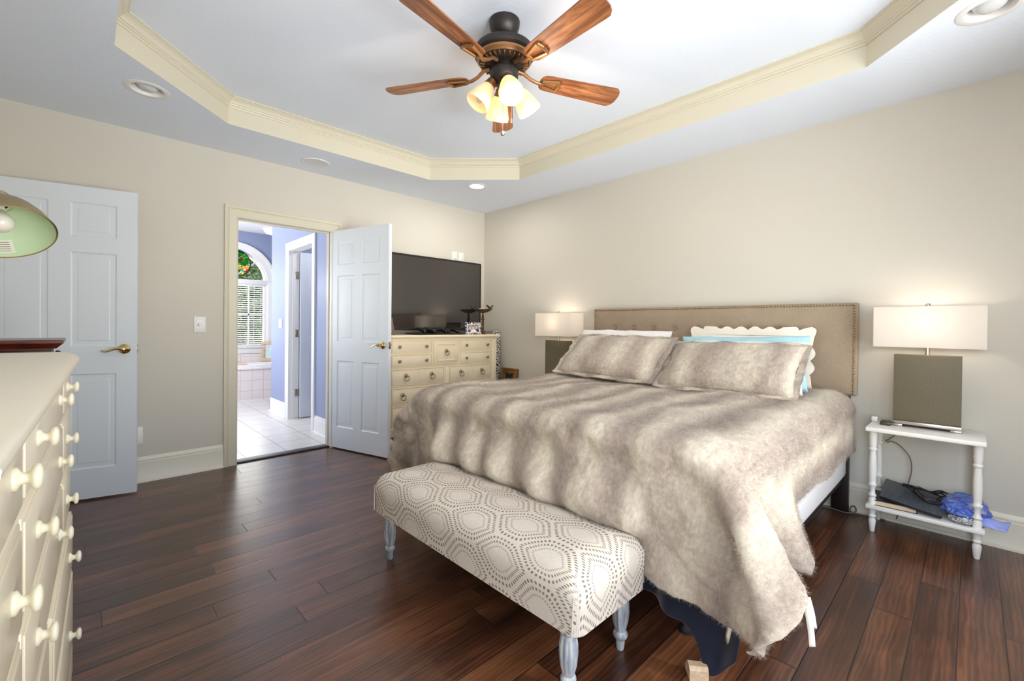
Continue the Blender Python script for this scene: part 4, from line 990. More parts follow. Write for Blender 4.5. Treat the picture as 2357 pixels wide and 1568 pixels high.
# shelf: book, laptop, cord, blue bag
bk = thing('book', 'dark hardcover book under the laptop on bedside table shelf', 'book', (-.16, -3.90, .157), math.radians(4))
m = MB(); m.box(-.125, .09, -.10, .09, 0, .003, bev=.001); m.box(-.125, .09, -.10, .09, .027, .03, bev=.001); m.box(-.125, .09, .087, .09, 0, .03, bev=.001); m.build('cover', 'darkbook', bk)
m = MB(); m.box(-.12, .085, -.096, .088, .003, .027); m.build('pages', 'leafpaper', bk, smooth=0)
A_, B_, C_ = Vector((-.300, -3.849, .226)), Vector((-.05, -3.854, .272)), Vector((-.325, -4.099, .182))
ex = (B_-A_).normalized(); ey = (C_-A_); ey = (ey-ex*ey.dot(ex)).normalized(); ez = ex.cross(ey); 
if ez.z < 0: ez = -ez
lpT = Matrix(((ex.x, ey.x, ez.x, A_.x), (ex.y, ey.y, ez.y, A_.y), (ex.z, ey.z, ez.z, A_.z), (0, 0, 0, 1)))
lt = thing('laptop', 'closed scuffed black laptop leaning on a book on bedside shelf', 'laptop', A_)
m = MB(off=A_); m.box(0, .235, 0, .262, -.022, -.010, bev=.004, T=lpT); m.build('base', 'dkplastic', lt)
m = MB(off=A_); m.box(0, .235, 0, .262, -.010, 0, bev=.004, T=lpT); m.build('lid', 'laptop', lt)
m = MB(off=(-.16, -4.05, .25)); rr_ = random.Random(3); pts = []
for k in range(46):
    a = k*.62; rx, ry = .062+rr_.uniform(-.018, .014), .085+rr_.uniform(-.02, .02); c = Vector((-.145+.02*math.sin(k*.3), -4.045+.016*math.cos(k*.23), 0)); px_, py_ = c.x+rx*math.cos(a)*.8, c.y+ry*math.sin(a)
    z = A_.z+((px_-A_.x)*(-ez.x)+(py_-A_.y)*(-ez.y))/ez.z
    pts.append((px_, py_, max(z, .165)+.010+.007*(k % 5)))
m.tube(smooth_path(pts, 5), .0042, 8); tag(m.build('power_cable', 'dkplastic'), 'tangled black power cable coiled on top of the laptop', 'cable')
bg = thing('plastic_bag', 'crumpled translucent blue plastic bag at the end of bedside shelf', 'bag', (-.17, -4.19, .157))
bm = bmesh.new(); bmesh.ops.create_icosphere(bm, subdivisions=5, radius=1); rq = random.Random(11)
from mathutils import noise as mnoise
for v in bm.verts:
    d = v.co.copy(); s = 1+.14*mnoise.noise(d*2.2)+.16*(.35-abs(mnoise.noise(d*3.4)))+.025*mnoise.noise(d*8)
    v.co = Vector((d.x*.115*s, d.y*.092*s, max(d.z*.060*s*(1+.5*d.x-.35*d.y*0)+.056, 0.001)))
m = MB(); m.addbm(bm); m.build('bag_body', 'bag', bg, smooth=70)
m = MB(); P = []
for i in range(9):
    row = []
    for j in range(9):
        u, v = i/8, j/8; row.append(Vector((-.09+.09*v-.02*u, -.05-.095*u-.02*v*u, .012+.05*(1-u)*math.sin(PI*v)+.012*mnoise.noise(Vector((u*5, v*5, 2)))+.028*u*v)))
    P.append(row)
m.grid(P); o = m.build('bag_tail', simple('pale_blue_plastic', srgb(158, 170, 236), .25), bg, smooth=60); sd = o.modifiers.new('solid', 'SOLIDIFY'); sd.thickness = .0015
bm = bmesh.new(); bmesh.ops.create_icosphere(bm, subdivisions=4, radius=1)
for v in bm.verts:
    d = v.co.copy(); s = 1+.25*mnoise.noise(d*4+Vector((5, 0, 0))); v.co = Vector((-.100+d.x*.03*s, .012+d.y*.05*s, max(.026+d.z*.022*s, .002)))
m = MB(); m.addbm(bm); m.build('foil_packet', 'silver', bg, smooth=20)
m = MB(off=(-.05, -3.66, .006)); m.tube(smooth_path([(-.10, -3.30, .006), (-.09, -3.45, .006), (-.075, -3.58, .006), (-.09, -3.66, .006), (-.07, -3.71, .02), (-.045, -3.70, .045), (-.04, -3.68, .03), (-.06, -3.69, .008), (-.05, -3.76, .006), (-.045, -3.85, .006)]), .004, 8); tag(m.build('floor_cord', 'cord'), 'beige cord looping on the floor beside the dark bed post', 'cord')

# ------------------------------------------------------------------ bench at the foot of the bed
bn = thing('bench', 'upholstered bench with ogee dash pattern and grey-blue fluted legs at bed foot', 'bench', (-2.315, -2.765, 0)); L = bn.location
BX0, BX1, BY0, BY1, BZ0, BZ1 = -2.522, -2.108, -3.405, -2.125, .238, .438
def bench_seat():
    m = MB(off=L); n = 40; k = 88; cx, cy = (BX0+BX1)/2, (BY0+BY1)/2; hx, hy = (BX1-BX0)/2, (BY1-BY0)/2
    rc = .045
    # profile from bottom edge up the side over the shoulder to the centre
    sides = [(0, BZ0), (-.0, BZ0+.04), (.004, BZ0+.09), (.004, BZ0+.13), (-.004, BZ1-.055), (-.016, BZ1-.035), (-.034, BZ1-.020), (-.06, BZ1-.011), (-.10, BZ1-.005), (-.15, BZ1-.001), (-.19, BZ1)]
    rings = []; uvs = []
    N = 160
    def ring(off):
        # rounded rectangle sampled uniformly by angle-ish parameter
        ax_, ay_ = hx+off, hy+off; r = max(rc+off*.6, .004); r = min(r, ax_-.0005)
        pts = rr(cx-ax_, cx+ax_, cy-ay_, cy+ay_, r, 8); out = []
        # insert points on straight runs
        q = []
        for i in range(len(pts)):
            a = Vector((pts[i][0], pts[i][1])); b = Vector((pts[(i+1) % len(pts)][0], pts[(i+1) % len(pts)][1])); s = 1
            if i in (8, 26): s = 8
            if i in (17, 35): s = 24
            for t in range(s): q.append(a+(b-a)*t/s)
        return q
    d = 0
    for i, (o_, z) in enumerate(sides):
        if i: d += math.hypot(o_-sides[i-1][0], z-sides[i-1][1])
        rg = ring(o_); rings.append([(p.x, p.y, z) for p in rg])
    n_ = len(rings[0]); vs = [p for r_ in rings for p in r_]
    fs = [(q*n_+j, q*n_+(j+1) % n_, (q+1)*n_+(j+1) % n_, (q+1)*n_+j) for q in range(len(rings)-1) for j in range(n_)]
    fs.append(tuple(range((len(rings)-1)*n_, len(rings)*n_))); fs.append(tuple(reversed(range(n_))))
    # unwrap: top projected flat, sides folded outward
    for (x, y, z) in vs:
        dx = dy = 0
        drop = max(0, BZ1-.02-z)
        ex_ = abs(x-cx)-(hx-.05); ey_ = abs(y-cy)-(hy-.05)
        if ex_ > ey_: dx = drop*(1 if x > cx else -1)
        else: dy = drop*(1 if y > cy else -1)
        uvs.append((y+dy, x+dx))
    m.add(vs, fs, 0, uvs); o = m.build('seat', 'ogee', bn, smooth=50)
    return o
seat = bench_seat()
m = MB(off=L)
for sx, sy in ((-1, -1), (-1, 1), (1, -1), (1, 1)):
    x = BX0-.001 if sx < 0 else BX1+.001; y = BY0+.018 if sy < 0 else BY1-.018
    m.tube([(x, y, BZ0+.005), (x-.001*sx, y+.002*sy, BZ0+.09), (x-.002*sx, y+.004*sy, BZ1-.07)], [.003, .0025, .001], 6)
m.build('corner_pleat', simple('pleat_fabric', srgb(206, 196, 182), .9), bn)
BLEG = [(.012, 0), (.014, .004), (.0165, .035), (.018, .04), (.024, .046), (.026, .055), (.024, .064), (.019, .07), (.021, .078), (.027, .10), (.031, .14), (.030, .17), (.026, .192), (.023, .2), (.029, .206), (.030, .212), (.026, .218), (.030, .224), (.031, .232), (.031, .245)]
dense = []
for i in range(len(BLEG)-1):
    (r0, z0), (r1, z1) = BLEG[i], BLEG[i+1]; s = 4 if .07 <= z0 < .2 else 1
    for q in range(s): dense.append((r0+(r1-r0)*q/s, z0+(z1-z0)*q/s))
dense.append(BLEG[-1])
def flute(z, a):
    k = max(0, min(1, (z-.078)/.012))*max(0, min(1, (.198-z)/.012)); return 1-.13*k*max(0, math.cos(10*a))**.6 if math.cos(10*a) > 0 else 1
for x in (-2.465, -2.165):
    for y in (-2.20, -3.33):
        m = MB(off=L); m.lathe(dense, 60, Matrix.Translation((x, y, 0)), flute=flute); m.build('leg', 'leg', bn, smooth=50)

from mathutils import noise as mnoise
# ------------------------------------------------------------------ bed
bed = thing('bed', 'king bed with taupe tufted headboard, nailhead trim and white mattress', 'bed', (-1.05, -2.71, 0)); L = bed.location
HY0, HY1, HZ0, HZ1 = -3.706, -1.715, .75, 1.336
BTN = [-1.948-.1892*k for k in range(9)]; BTZ = 1.156
def headboard():
    m = MB(off=L); ny, nz = 220, 66; xf = -.092
    P = []
    for i in range(ny+1):
        row = []
        for j in range(nz+1):
            y = HY0+(HY1-HY0)*i/ny; z = HZ0+(HZ1-HZ0)*j/nz
            e = min(y-HY0, HY1-y, z-HZ0, HZ1-z); x = xf+.014*math.exp(-e/.006)-.010*(1-math.exp(-max(e-.028, 0)/.05))
            for b in BTN:
                d = math.hypot(y-b, z-BTZ); x += .016*math.exp(-(d/.022)**2)+.006*math.exp(-d/.05)
                if abs(z-BTZ) < .03: pass
            row.append((x, y, z))
        P.append(row)
    m.grid(P)
    m.box(xf+.013, -.022, HY0, HY1, HZ0, HZ1, bev=.004)
    return m.build('headboard', 'linen', bed, smooth=50)
hb = headboard()
m = MB(off=L)
for b in BTN: m.lathe([(0, .009), (.006, .008), (.010, .004), (.0115, 0), (.0115, -.006)], 18, axis_T((-.088, b, BTZ), (-1, 0, 0)), caps=False)
m.build('tuft_buttons', 'linen', hb)
m = MB(off=L); sp_ = .0175; e = .014
pts = []
n1 = int((HY1-HY0-2*e)/sp_); pts += [(HY0+e+(HY1-HY0-2*e)*k/n1, HZ1-e) for k in range(n1+1)]
n2 = int((HZ1-HZ0-2*e)/sp_); 
for k in range(1, n2+1): pts += [(HY0+e, HZ1-e-(HZ1-HZ0-2*e)*k/n2), (HY1-e, HZ1-e-(HZ1-HZ0-2*e)*k/n2)]
for y, z in pts: m.lathe([(0, .0055), (.004, .0045), (.0066, .002), (.0074, -.001)], 10, axis_T((-.093, y, z), (-1, 0, 0)), caps=False)
m.build('nailhead_trim', 'antique', hb)
for y in (-3.625, -1.80):
    m = MB(off=L); m.box(-.068, -.026, y-.045, y+.045, 0, .80, bev=.003); m.box(-.0695, -.066, y-.006, y+.006, .26, .42); m.build('headboard_post', 'darkwood', bed)
m = MB(off=L); m.box(-2.02, -.10, -3.665, -1.755, .235, .46, bev=.03, seg=3); m.build('box_spring', 'mattress', bed)
m = MB(off=L); m.box(-2.02, -.10, -3.672, -1.748, .462, .735, bev=.06, seg=4); m.build('mattress', 'mattress', bed)
m = MB(off=L)
m.box(-2.0, -.07, -3.64, -3.60, .19, .234); m.box(-2.0, -.07, -1.82, -1.78, .19, .234); m.box(-2.0, -1.96, -3.6, -1.82, .19, .234); m.box(-1.1, -1.06, -3.6, -1.82, .19, .234); m.build('bed_frame', 'black', bed)
for x in (-1.9, -1.0):
    for y in (-3.45, -2.71, -1.97):
        m = MB(off=L); m.lathe([(.024, 0), (.024, .02), (.016, .03), (.016, .19)], 16, Matrix.Translation((x, y, 0))); m.build('leg', 'black', bed)

# draped fur comforter (shape relaxed as cloth over the bed and stored as a grid)
crng = np.random.default_rng(4)
def sim(x0,x1,y0,y1,n,m,zstart,steps,collide,extra=1.0,iters=14,pin=None,bend=.25,noise=.004,g=9.8,damp=.985,warp=None):
    # grid from x0->x1 (n) , y0->y1 (m)
    X,Y=np.meshgrid(np.linspace(x0,x1,n),np.linspace(y0,y1,m),indexing='ij')
    P=np.stack([X,Y,np.full_like(X,zstart)],-1)
    R=P*np.array([extra,extra,1])
    if warp is not None:
        P=warp(P); R=P.copy()
    P[...,2]+=crng.normal(0,noise,(n,m))
    V=np.zeros_like(P)
    idx=np.arange(n*m).reshape(n,m)
    groups=[]
    def add(di,dj,stiff):
        # color by parity along direction
        for par in (0,1):
            ii,jj=np.meshgrid(np.arange(n),np.arange(m),indexing='ij')
            k=(ii//max(1,abs(di)) if di else jj//max(1,abs(dj)))%2
            a=idx[(k==par)&(ii+di<n)&(ii+di>=0)&(jj+dj<m)&(jj+dj>=0)]
            ai,aj=np.unravel_index(a,(n,m))
            b=idx[ai+di,aj+dj]
            groups.append((a,b,np.linalg.norm(R.reshape(-1,3)[a]-R.reshape(-1,3)[b],axis=1),stiff))
    add(1,0,1);add(0,1,1);add(1,1,.5);add(1,-1,.5);add(2,0,bend);add(0,2,bend);add(4,0,bend*.6);add(0,4,bend*.6)
    dt=1/60.
    p=P.reshape(-1,3);v=V.reshape(-1,3)
    for s in range(steps):
        v[:,2]-=g*dt
        v*=damp if s<steps*.8 else .93
        q=p+v*dt
        for it in range(iters):
            for a,b,L,k in groups:
                d=q[b]-q[a]; l=np.sqrt((d*d).sum(1))+1e-9
                c=(d*((l-L)/l*.5*k)[:,None])
                q[a]+=c; q[b]-=c
            q=collide(q,p)
        if pin is not None: q=pin(q,s)
        v=(q-p)/dt
        p=q.copy()
    return p.reshape(n,m,3)
def rbox_push(q,c,h,r,off):
    """push points out of rounded box center c half h radius r, offset off"""
    d=q-c; e=np.clip(d,-(h-r),(h-r)); w=d-e; l=np.sqrt((w*w).sum(1))
    R=r+off
    ins=(l<R)
    # deep inside core: push up
    core=l<1e-6
    out=q.copy()
    k=ins&~core
    out[k]=c+e[k]+w[k]/l[k][:,None]*R
    out[core,2]=c[2]+h[2]+off
    return out

bedc = np.array([-1.08, -2.705, .37]); bedh = np.array([.985, .97, .37])
SIMT = [0]
def collide(q, p):
    q = rbox_push(q, bedc, bedh, .07, .02)
    SIMT[0] += 1; k = min(1, SIMT[0]/2400)
    # the bench back keeps the foot drop close to the bed
    xm = -2.75+.625*k-.25*np.clip((-3.36-q[:, 1])/.16, 0, 1)
    q[:, 0] = np.maximum(q[:, 0], np.where(q[:, 1] < -3.56, -9, xm))
    low = q[:, 2] < .015
    q[low, 2] = .015
    q[low, :2] = p[low, :2]*.7+q[low, :2]*.3
    on = (q[:, 2] < .775) & (q[:, 2] > .74) & (abs(q[:, 0]-bedc[0]) < .9) & (abs(q[:, 1]-bedc[1]) < .9)
    q[on, :2] = p[on, :2]*.5+q[on, :2]*.5
    q[:, 0] = np.minimum(q[:, 0], -.1)
    q[:, 1] = np.minimum(q[:, 1], np.maximum(-1.665+.30*np.clip(.72-q[:, 2], 0, 1), -1.2-.6*k))
    return q
CN = CM = 70
def quilt_warp(P):
    """the comforter lies a little askew: longer at the near foot corner"""
    s = np.linspace(0, 1, CN)[:, None]; t = np.linspace(0, 1, CM)[None, :]
    Q = P.copy()
    def corner(s_, t_, rs, rt):
        # round a corner of the sheet: squeeze the square corner into a quarter ellipse
        a = np.clip((s_-(1-rs))/rs, 0, 1)+0*t_; b = np.clip((t_-(1-rt))/rt, 0, 1)+0*s_
        mx = np.maximum(a, b); hyp = np.sqrt(a*a+b*b)+1e-9; f = np.where(mx > 0, mx/hyp, 1)
        f = 1-(1-f)*.8
        return s_+0*t_-(1-f)*a*rs, t_+0*s_-(1-f)*b*rt
    s2, t2 = corner(s, t, .16, .15); s3, t3 = corner(s, 1-t, .06, .06)
    S_ = np.where(t > .5, s2, s3); T_ = np.where(t > .5, t2, 1-t3)
    Q[..., 0] = -.13-S_*(2.43-.075*T_); Q[..., 1] = (-1.40-.04*S_)*(1-T_)+(-3.985+.02*S_)*T_
    Q[..., 2] += .03*np.sin(7*s+3*t)*np.sin(9*t+2*s)
    return Q
CQ = sim(-.13, -2.60, -1.33, -3.98, CN, CM, .82, 330, collide, extra=1.0, iters=12, bend=.22, g=5.0, damp=.98, warp=quilt_warp)
# soft swags on the foot side, quilting dimples and gentle lumps
def grid_normals(P):
    a = np.gradient(P, axis=0); b = np.gradient(P, axis=1); n_ = np.cross(b, a); n_ /= np.linalg.norm(n_, axis=2, keepdims=True)+1e-9
    return n_*np.where((n_[..., 2:] < -.3), -1, 1)
def smooth2(P, k=2):
    for _ in range(k):
        Q = P.copy(); Q[1:-1, 1:-1] = (P[1:-1, 1:-1]*2+P[2:, 1:-1]+P[:-2, 1:-1]+P[1:-1, 2:]+P[1:-1, :-2])/6; P = Q
    return P
CQ = smooth2(CQ, 2)
NN = grid_normals(CQ); NN *= np.sign(NN[CN//3, CM//2, 2])
foot = np.clip((-1.9-CQ[..., 0])/.12, 0, 1); alongb = np.clip((CQ[..., 1]+3.50)/.16, 0, 1)*np.clip((-1.95-CQ[..., 1])/.2, 0, 1)
hang = np.clip((.74-CQ[..., 2])/.25, 0, 1)*foot
ph = CQ[..., 1]-.75*CQ[..., 2]
sw = .5+.5*np.sin(ph*2*PI/.27+1.6*np.sin(ph*4.3)); sw2 = np.maximum(0, np.sin(ph*2*PI/.13+2*np.sin(ph*3)))**2
lump = np.array([[mnoise.noise(Vector((p[0]*3.2, p[1]*3.2, p[2]*3))) for p in row] for row in CQ])
lump2 = np.array([[mnoise.noise(Vector((p[0]*8, p[1]*5, p[2]*8+4))) for p in row] for row in CQ])
CQ = CQ+NN*(hang*(sw*.06+sw2*.02)*(.4+.6*np.clip((CQ[..., 2]-.3)/.2, 0, 1))+(lump*.024+lump2*.010)*np.clip((-1.70-CQ[..., 1])/.12, .15, 1)+.006)[..., None]
CQ[..., 0] -= foot*alongb*.120*np.exp(-((CQ[..., 2]-.475)/.11)**2)
tuck = np.clip((.436-CQ[..., 2])/.02, 0, 1)*foot*np.clip((CQ[..., 1]+3.42)/.03, 0, 1)*np.clip((-2.10-CQ[..., 1])/.03, 0, 1)
CQ[..., 0] = CQ[..., 0]*(1-tuck)+np.maximum(CQ[..., 0], -2.092)*tuck
si = np.arange(CN)[:, None]+0*CQ[..., 0]; ti = np.arange(CM)[None, :]+0*CQ[..., 0]
side = np.clip((ti-CM*.78)/6, 0, 1)*np.clip((.72-CQ[..., 2])/.32, 0, 1)
lobe = side*np.exp(-((si-46)/4.2)**2); tip = side*np.clip((si-58)/6, 0, 1)
CQ[..., 2] -= .15*lobe+.05*tip; CQ[..., 1] -= .10*lobe
for dx, dy, dz_ in ((-2.04, -2.55, .68), (-2.06, -3.02, .66), (-1.98, -2.15, .72), (-1.55, -3.2, .77), (-1.2, -2.4, .77), (-1.98, -3.45, .7)):
    r_ = np.linalg.norm(CQ-np.array([dx, dy, dz_]), axis=2); CQ = CQ-NN*(.045*np.exp(-(r_/.045)**2)-.014*np.exp(-((r_-.11)/.05)**2))[..., None]
CQ[..., 2] = np.maximum(CQ[..., 2], .014)

def cloth_obj(name, Pg, mat, off, thick, uvs, lv=1):
    n, mm = Pg.shape[:2]; m = MB(off=off)
    m.grid([[tuple(Pg[i, j]) for j in range(mm)] for i in range(n)], uvf=lambda i, j: (uvs[0]*i/(n-1), uvs[1]*j/(mm-1)))
    o = m.build(name, mat, smooth=180)
    s = o.modifiers.new('solid', 'SOLIDIFY'); s.thickness = thick; s.offset = 0
    subsurf(o, lv); return o
cf = cloth_obj('comforter', CQ, 'fur', (-1.05, -2.71, .78), .022, (2.5, 2.62), 2)
plush(cf, .035, .014); add_fur(cf, 400000, .010, 3, .00045)
tag(cf, 'large striped taupe faux-fur comforter draped over the bed and its corners', 'comforter')
# care tags sewn to the near edge of the comforter
CT = Vector(CQ[61, CM-1])+Vector((.0, .004, .012))
for pts, w in (([CT, CT+Vector((.005, -.006, -.05)), CT+Vector((.012, -.010, -.09)), CT+Vector((.008, -.014, -.125))], .018), ([CT+Vector((.02, .004, 0)), CT+Vector((.035, -.004, -.05)), CT+Vector((.045, -.008, -.095))], .022)):
    m = MB(off=cf.location); d = Vector((.75, -.66, 0)); m.grid([[q-d*w/2, q+d*w/2] for q in smooth_path(pts, 4)])
    o = m.build('care_tag', 'tag', cf, smooth=60); o['label'] = 'cream fabric care tag'
    s = o.modifiers.new('solid', 'SOLIDIFY'); s.thickness = .001

# navy velvet throw hanging out from under the comforter at the foot of the bed
def throw():
    n, mm = 44, 26; Pg = np.zeros((n, mm, 3))
    for i in range(n):
        a = i/(n-1)              # along the foot of the bed, towards the near corner
        y = -2.95-.76*a
        tailw = math.exp(-((a-.90)/.085)**2)
        zb = .150-.02*math.sin(a*9)-.005*math.sin(23*a)
        zb = zb*(1-tailw)+.012*tailw
        for j in range(mm):
            b = j/(mm-1)         # downwards
            z = .47+(zb-.47)*b
            x = -2.035-.026*b*b*math.sin(a*19+.6)-.012*math.sin(a*37+2*b)*b*b-.02*b*b
            yy = y
            if tailw > .02:
                # the tail gathers into a narrow rope half way down and flares on the floor
                zz = z; pinch = math.exp(-((zz-.10)/.07)**2)
                yy = y+( -3.634-y)*.25*tailw*pinch+.02*tailw*(b**3)
                x += -.03*tailw*b*b-.03*tailw*max(0, .08-zz)/.08
            Pg[i, j] = (x, yy, z)
    o = cloth_obj('throw_blanket', Pg, 'velvet', (-2.08, -3.4, .01), .008, (1, 1), 1)
    return tag(o, 'navy velvet throw hanging below the comforter at the near foot corner, touching the floor', 'blanket')
tw = throw()
m = MB(off=tw.location); n = 10
P = [[Vector((-2.035-.02*math.sin(5*u+2*v)-.01*v, -3.665-.045*u, .34-.20*v*(1-.55*u))) for v in np.linspace(0, 1, 9)] for u in np.linspace(0, 1, n)]
m.grid(P); o = m.build('sherpa_lining', 'sherpa', tw, smooth=80); o['label'] = 'cream sherpa underside'; s = o.modifiers.new('solid', 'SOLIDIFY'); s.thickness = .015
m = MB(off=(-2.075, -3.57, 0)); T = Matrix.Translation((-2.085, -3.575, 0)) @ Matrix.Rotation(math.radians(38), 4, 'Z')
m.prism([(-.03, 0), (.03, 0), (.03, .02), (.02, .026), (.012, .040), (.004, .046), (-.02, .046), (-.03, .036)], -.03, .03, T=T @ Matrix.Rotation(PI/2, 4, 'X')); tag(m.build('wood_block', 'palewood', smooth=30), 'small pale moulded wood block on the floor under the navy throw', 'block')

# pillows
def pillow(name, label, c, wdir, hdir, W, Hh, T, mat, seed, flange=0, wave=0, sag=.0, uvs=(0, 1), group=None, wr=.012, sc=None):
    ex = Vector(wdir).normalized(); ey = Vector(hdir); ey = (ey-ex*ey.dot(ex)).normalized(); ez = ex.cross(ey)
    c = Vector(c); n, mm = 49, 33; m = MB(off=c); so = Vector((seed*3.1, seed*1.7, 0))
    base = []
    for s in (1, -1):
        P = []; U = []
        for i in range(n):
            row = []
            for j in range(mm):
                u = -1+2*i/(n-1); v = -1+2*j/(mm-1)
                # ease towards the rim so that the shoulder is well sampled
                u = math.sin(u*PI/2*.98)/math.sin(PI/2*.98); v = math.sin(v*PI/2*.98)/math.sin(PI/2*.98)
                th = T/2*max(0, 1-abs(u)**2.8)**.55*max(0, 1-abs(v)**2.8)**.55
                pin = 1-.055*(1-abs(v)**1.5)*abs(u)**3; pinv = 1-.07*(1-abs(u)**1.5)*abs(v)**3
                x = W/2*u*pin; y = Hh/2*v*pinv-sag*(1-u*u)*max(0, v)
                q = Vector((u*2.2, v*1.5, s*.7))+so
                w_ = mnoise.noise(q*1.3)*wr*1.4+mnoise.noise(q*3.1)*wr*.7
                edge = (1-abs(u)**4)*(1-abs(v)**4)
                zz = s*th+w_*edge
                row.append(c+ex*(x+wr*.5*mnoise.noise(q*2))+ey*(y+wr*.5*mnoise.noise(q*2+Vector((7, 0, 0))))+ez*zz if edge > .0001 else c+ex*x+ey*y)
            P.append(row)
        m.grid(P if s > 0 else [list(r_) for r_ in P], uvf=lambda i, j: (uvs[0]+Hh*j/(mm-1), uvs[1]+W*i/(n-1)))
    if flange:
        # flat border beyond the seam
        K = 160; inner = []; outer = []
        for k in range(K):
            a = 2*PI*k/K; ca, sa = math.cos(a), math.sin(a)
            r_ = 1/max(abs(ca), abs(sa)); u, v = ca*r_, sa*r_
            x, y = W/2*u, Hh/2*v
            if sc:
                # scalloped edge
                per = (x if abs(v) > abs(u) else y); f = flange*(.55+.45*abs(math.sin(per*PI/sc)))
            else: f = flange
            wv = wave*math.sin(9*a+seed)+wave*.6*math.sin(17*a+2*seed)
            inner.append(c+ex*x*.955+ey*y*.955); outer.append(c+ex*(x+f*max(-1, min(1, 1.5*u)) if abs(u) > .66 else x)+ey*(y+f*max(-1, min(1, 1.5*v)) if abs(v) > .66 else y)+ez*wv)
        m.add(inner+outer, [(k, (k+1) % K, K+(k+1) % K, K+k) for k in range(K)], 0, [(uvs[0]+(q-c).dot(ey), uvs[1]+W/2+(q-c).dot(ex)) for q in inner+outer])
        m.add([p+ez*.006 for p in inner]+[p+ez*.006 for p in outer], [(k, (k+1) % K, K+(k+1) % K, K+k) for k in range(K)], 0, [(uvs[0]+(q-c).dot(ey), uvs[1]+W/2+(q-c).dot(ex)) for q in inner+outer])
        m.add(outer+[p+ez*.006 for p in outer], [(k, (k+1) % K, K+(k+1) % K, K+k) for k in range(K)], 0, [(uvs[0]+(q-c).dot(ey), uvs[1]+W/2+(q-c).dot(ex)) for q in outer+outer])
    o = m.build(name, mat, smooth=70); o.location = c
    if mat == 'fur': subsurf(o, 1); plush(o, .03, .010); add_fur(o, 80000, .009, int(seed), .00045)
    return tag(o, label, 'pillow', group)
pillow('fur_pillow', 'striped faux-fur pillow nearest the far lamp, left of the pair', (-.685, -2.30, .945), (-.075, -1, -.004), (.33, 0, .30), .88, .42, .17, 'fur', 2.0, .018, .006, .01, (0, .52), 'fur pillows')
pillow('fur_pillow', 'striped faux-fur pillow nearest the bedside table with laptop, right of the pair', (-.70, -3.150, .925), (-.01, -1, .01), (.30, 0, .28), .80, .40, .18, 'fur', 5.0, .016, .007, -.005, (0, .30), 'fur pillows')
pillow('white_pillow', 'white pillow showing behind the left fur pillow', (-.43, -2.21, .962), (-.02, -1, 0), (.13, 0, .33), .84, .38, .17, 'cotton', 3.3, sag=-.012, wr=.02)
pillow('white_pillow', 'white pillow squeezed between the right fur pillow and the aqua pillow', (-.475, -3.17, .925), (0, -1, .01), (.15, 0, .33), .70, .34, .12, 'cotton', 4.4, sag=-.01, wr=.02)
pillow('aqua_pillow', 'light aqua pillow standing between white pillow and scalloped sham', (-.325, -3.09, .94), (0, -1, .03), (.10, 0, .33), .83, .36, .14, 'aqua', 6.1, sag=-.006, wr=.02)
pillow('scalloped_sham', 'cream pillow sham with scalloped border leaning against headboard', (-.185, -3.09, .96), (0, -1, .0), (.07, 0, .33), .72, .34, .09, 'sham', 7.7, .055, .004, 0, (0, 0), None, .008, .095)

# ------------------------------------------------------------------ near dresser at the left edge
nd = thing('dresser', 'glazed cream dresser with round wooden knobs at the left edge, nearest the viewer', 'dresser', (-3.605, -2.14, 0), -math.radians(1.55))
ND = nd.matrix_basis.copy()
m = MB(); m.box(-.40, 0, -1.475, 0, .10, 1.035, bev=.004); m.box(-.405, .012, -1.485, .008, .0, .105, bev=.01); m.box(-.405, .012, -1.485, .01, 1.012, 1.036, bev=.006); m.build('carcass', 'cream2', nd)
m = MB(); pr_ = [(-.405, 1.028), (.012, 1.028), (.020, 1.031), (.025, 1.037), (.026, 1.044), (.023, 1.051), (.015, 1.058), (.003, 1.063), (-.010, 1.066), (-.020, 1.068), (-.405, 1.068)]
m.prism(pr_, -.018, 1.505, T=Matrix.Rotation(PI/2, 4, 'X')); m.build('top', 'cream2', nd, smooth=35)
def wood_knob(par, x, y, z):
    m = MB(); m.lathe([(0, -.002), (.0145, 0), (.0148, .003), (.012, .005), (.008, .007), (.0065, .011), (.008, .0145), (.0135, .0165), (.0165, .0195), (.0155, .0235), (.009, .026), (0, .0265)], 24, axis_T((x, y, z), (1, 0, 0)), caps=False); return m.build('knob', 'knob', par, smooth=75)
ROWS = [(.905, 1.018), (.742, .893), (.562, .730), (.375, .550), (.115, .362)]
ZK = [.974, .821, .641, .465, .231]
for r_, (z0, z1) in enumerate(ROWS):
    cols = [(-1.455, -1.15, (-1.25,)), (-1.14, -.36, (-.985, -.505)), (-.35, -.015, (-.21,))] if r_ < 3 else [(-1.455, -.745, (-1.25, -.985)), (-.735, -.015, (-.21,))]
    for c_, (y0, y1, ks) in enumerate(cols):
        ext = .006
        if r_ == 3 and c_ == 1: ext = .012
        if r_ == 4 and c_ == 1: ext = .013
        if r_ == 4 and c_ == 0: ext = .012
        m = MB(); m.box(-.02, ext-.003, y0+.004, y1-.004, z0+.003, z1-.003, bev=.002)
        m.box(ext-.004, ext, y0+.012, y1-.012, z0+.011, z1-.011, bev=.0015)
        d = m.build('drawer', 'cream2', nd)
        for y in ks: wood_knob(d, ext, y, ZK[r_])
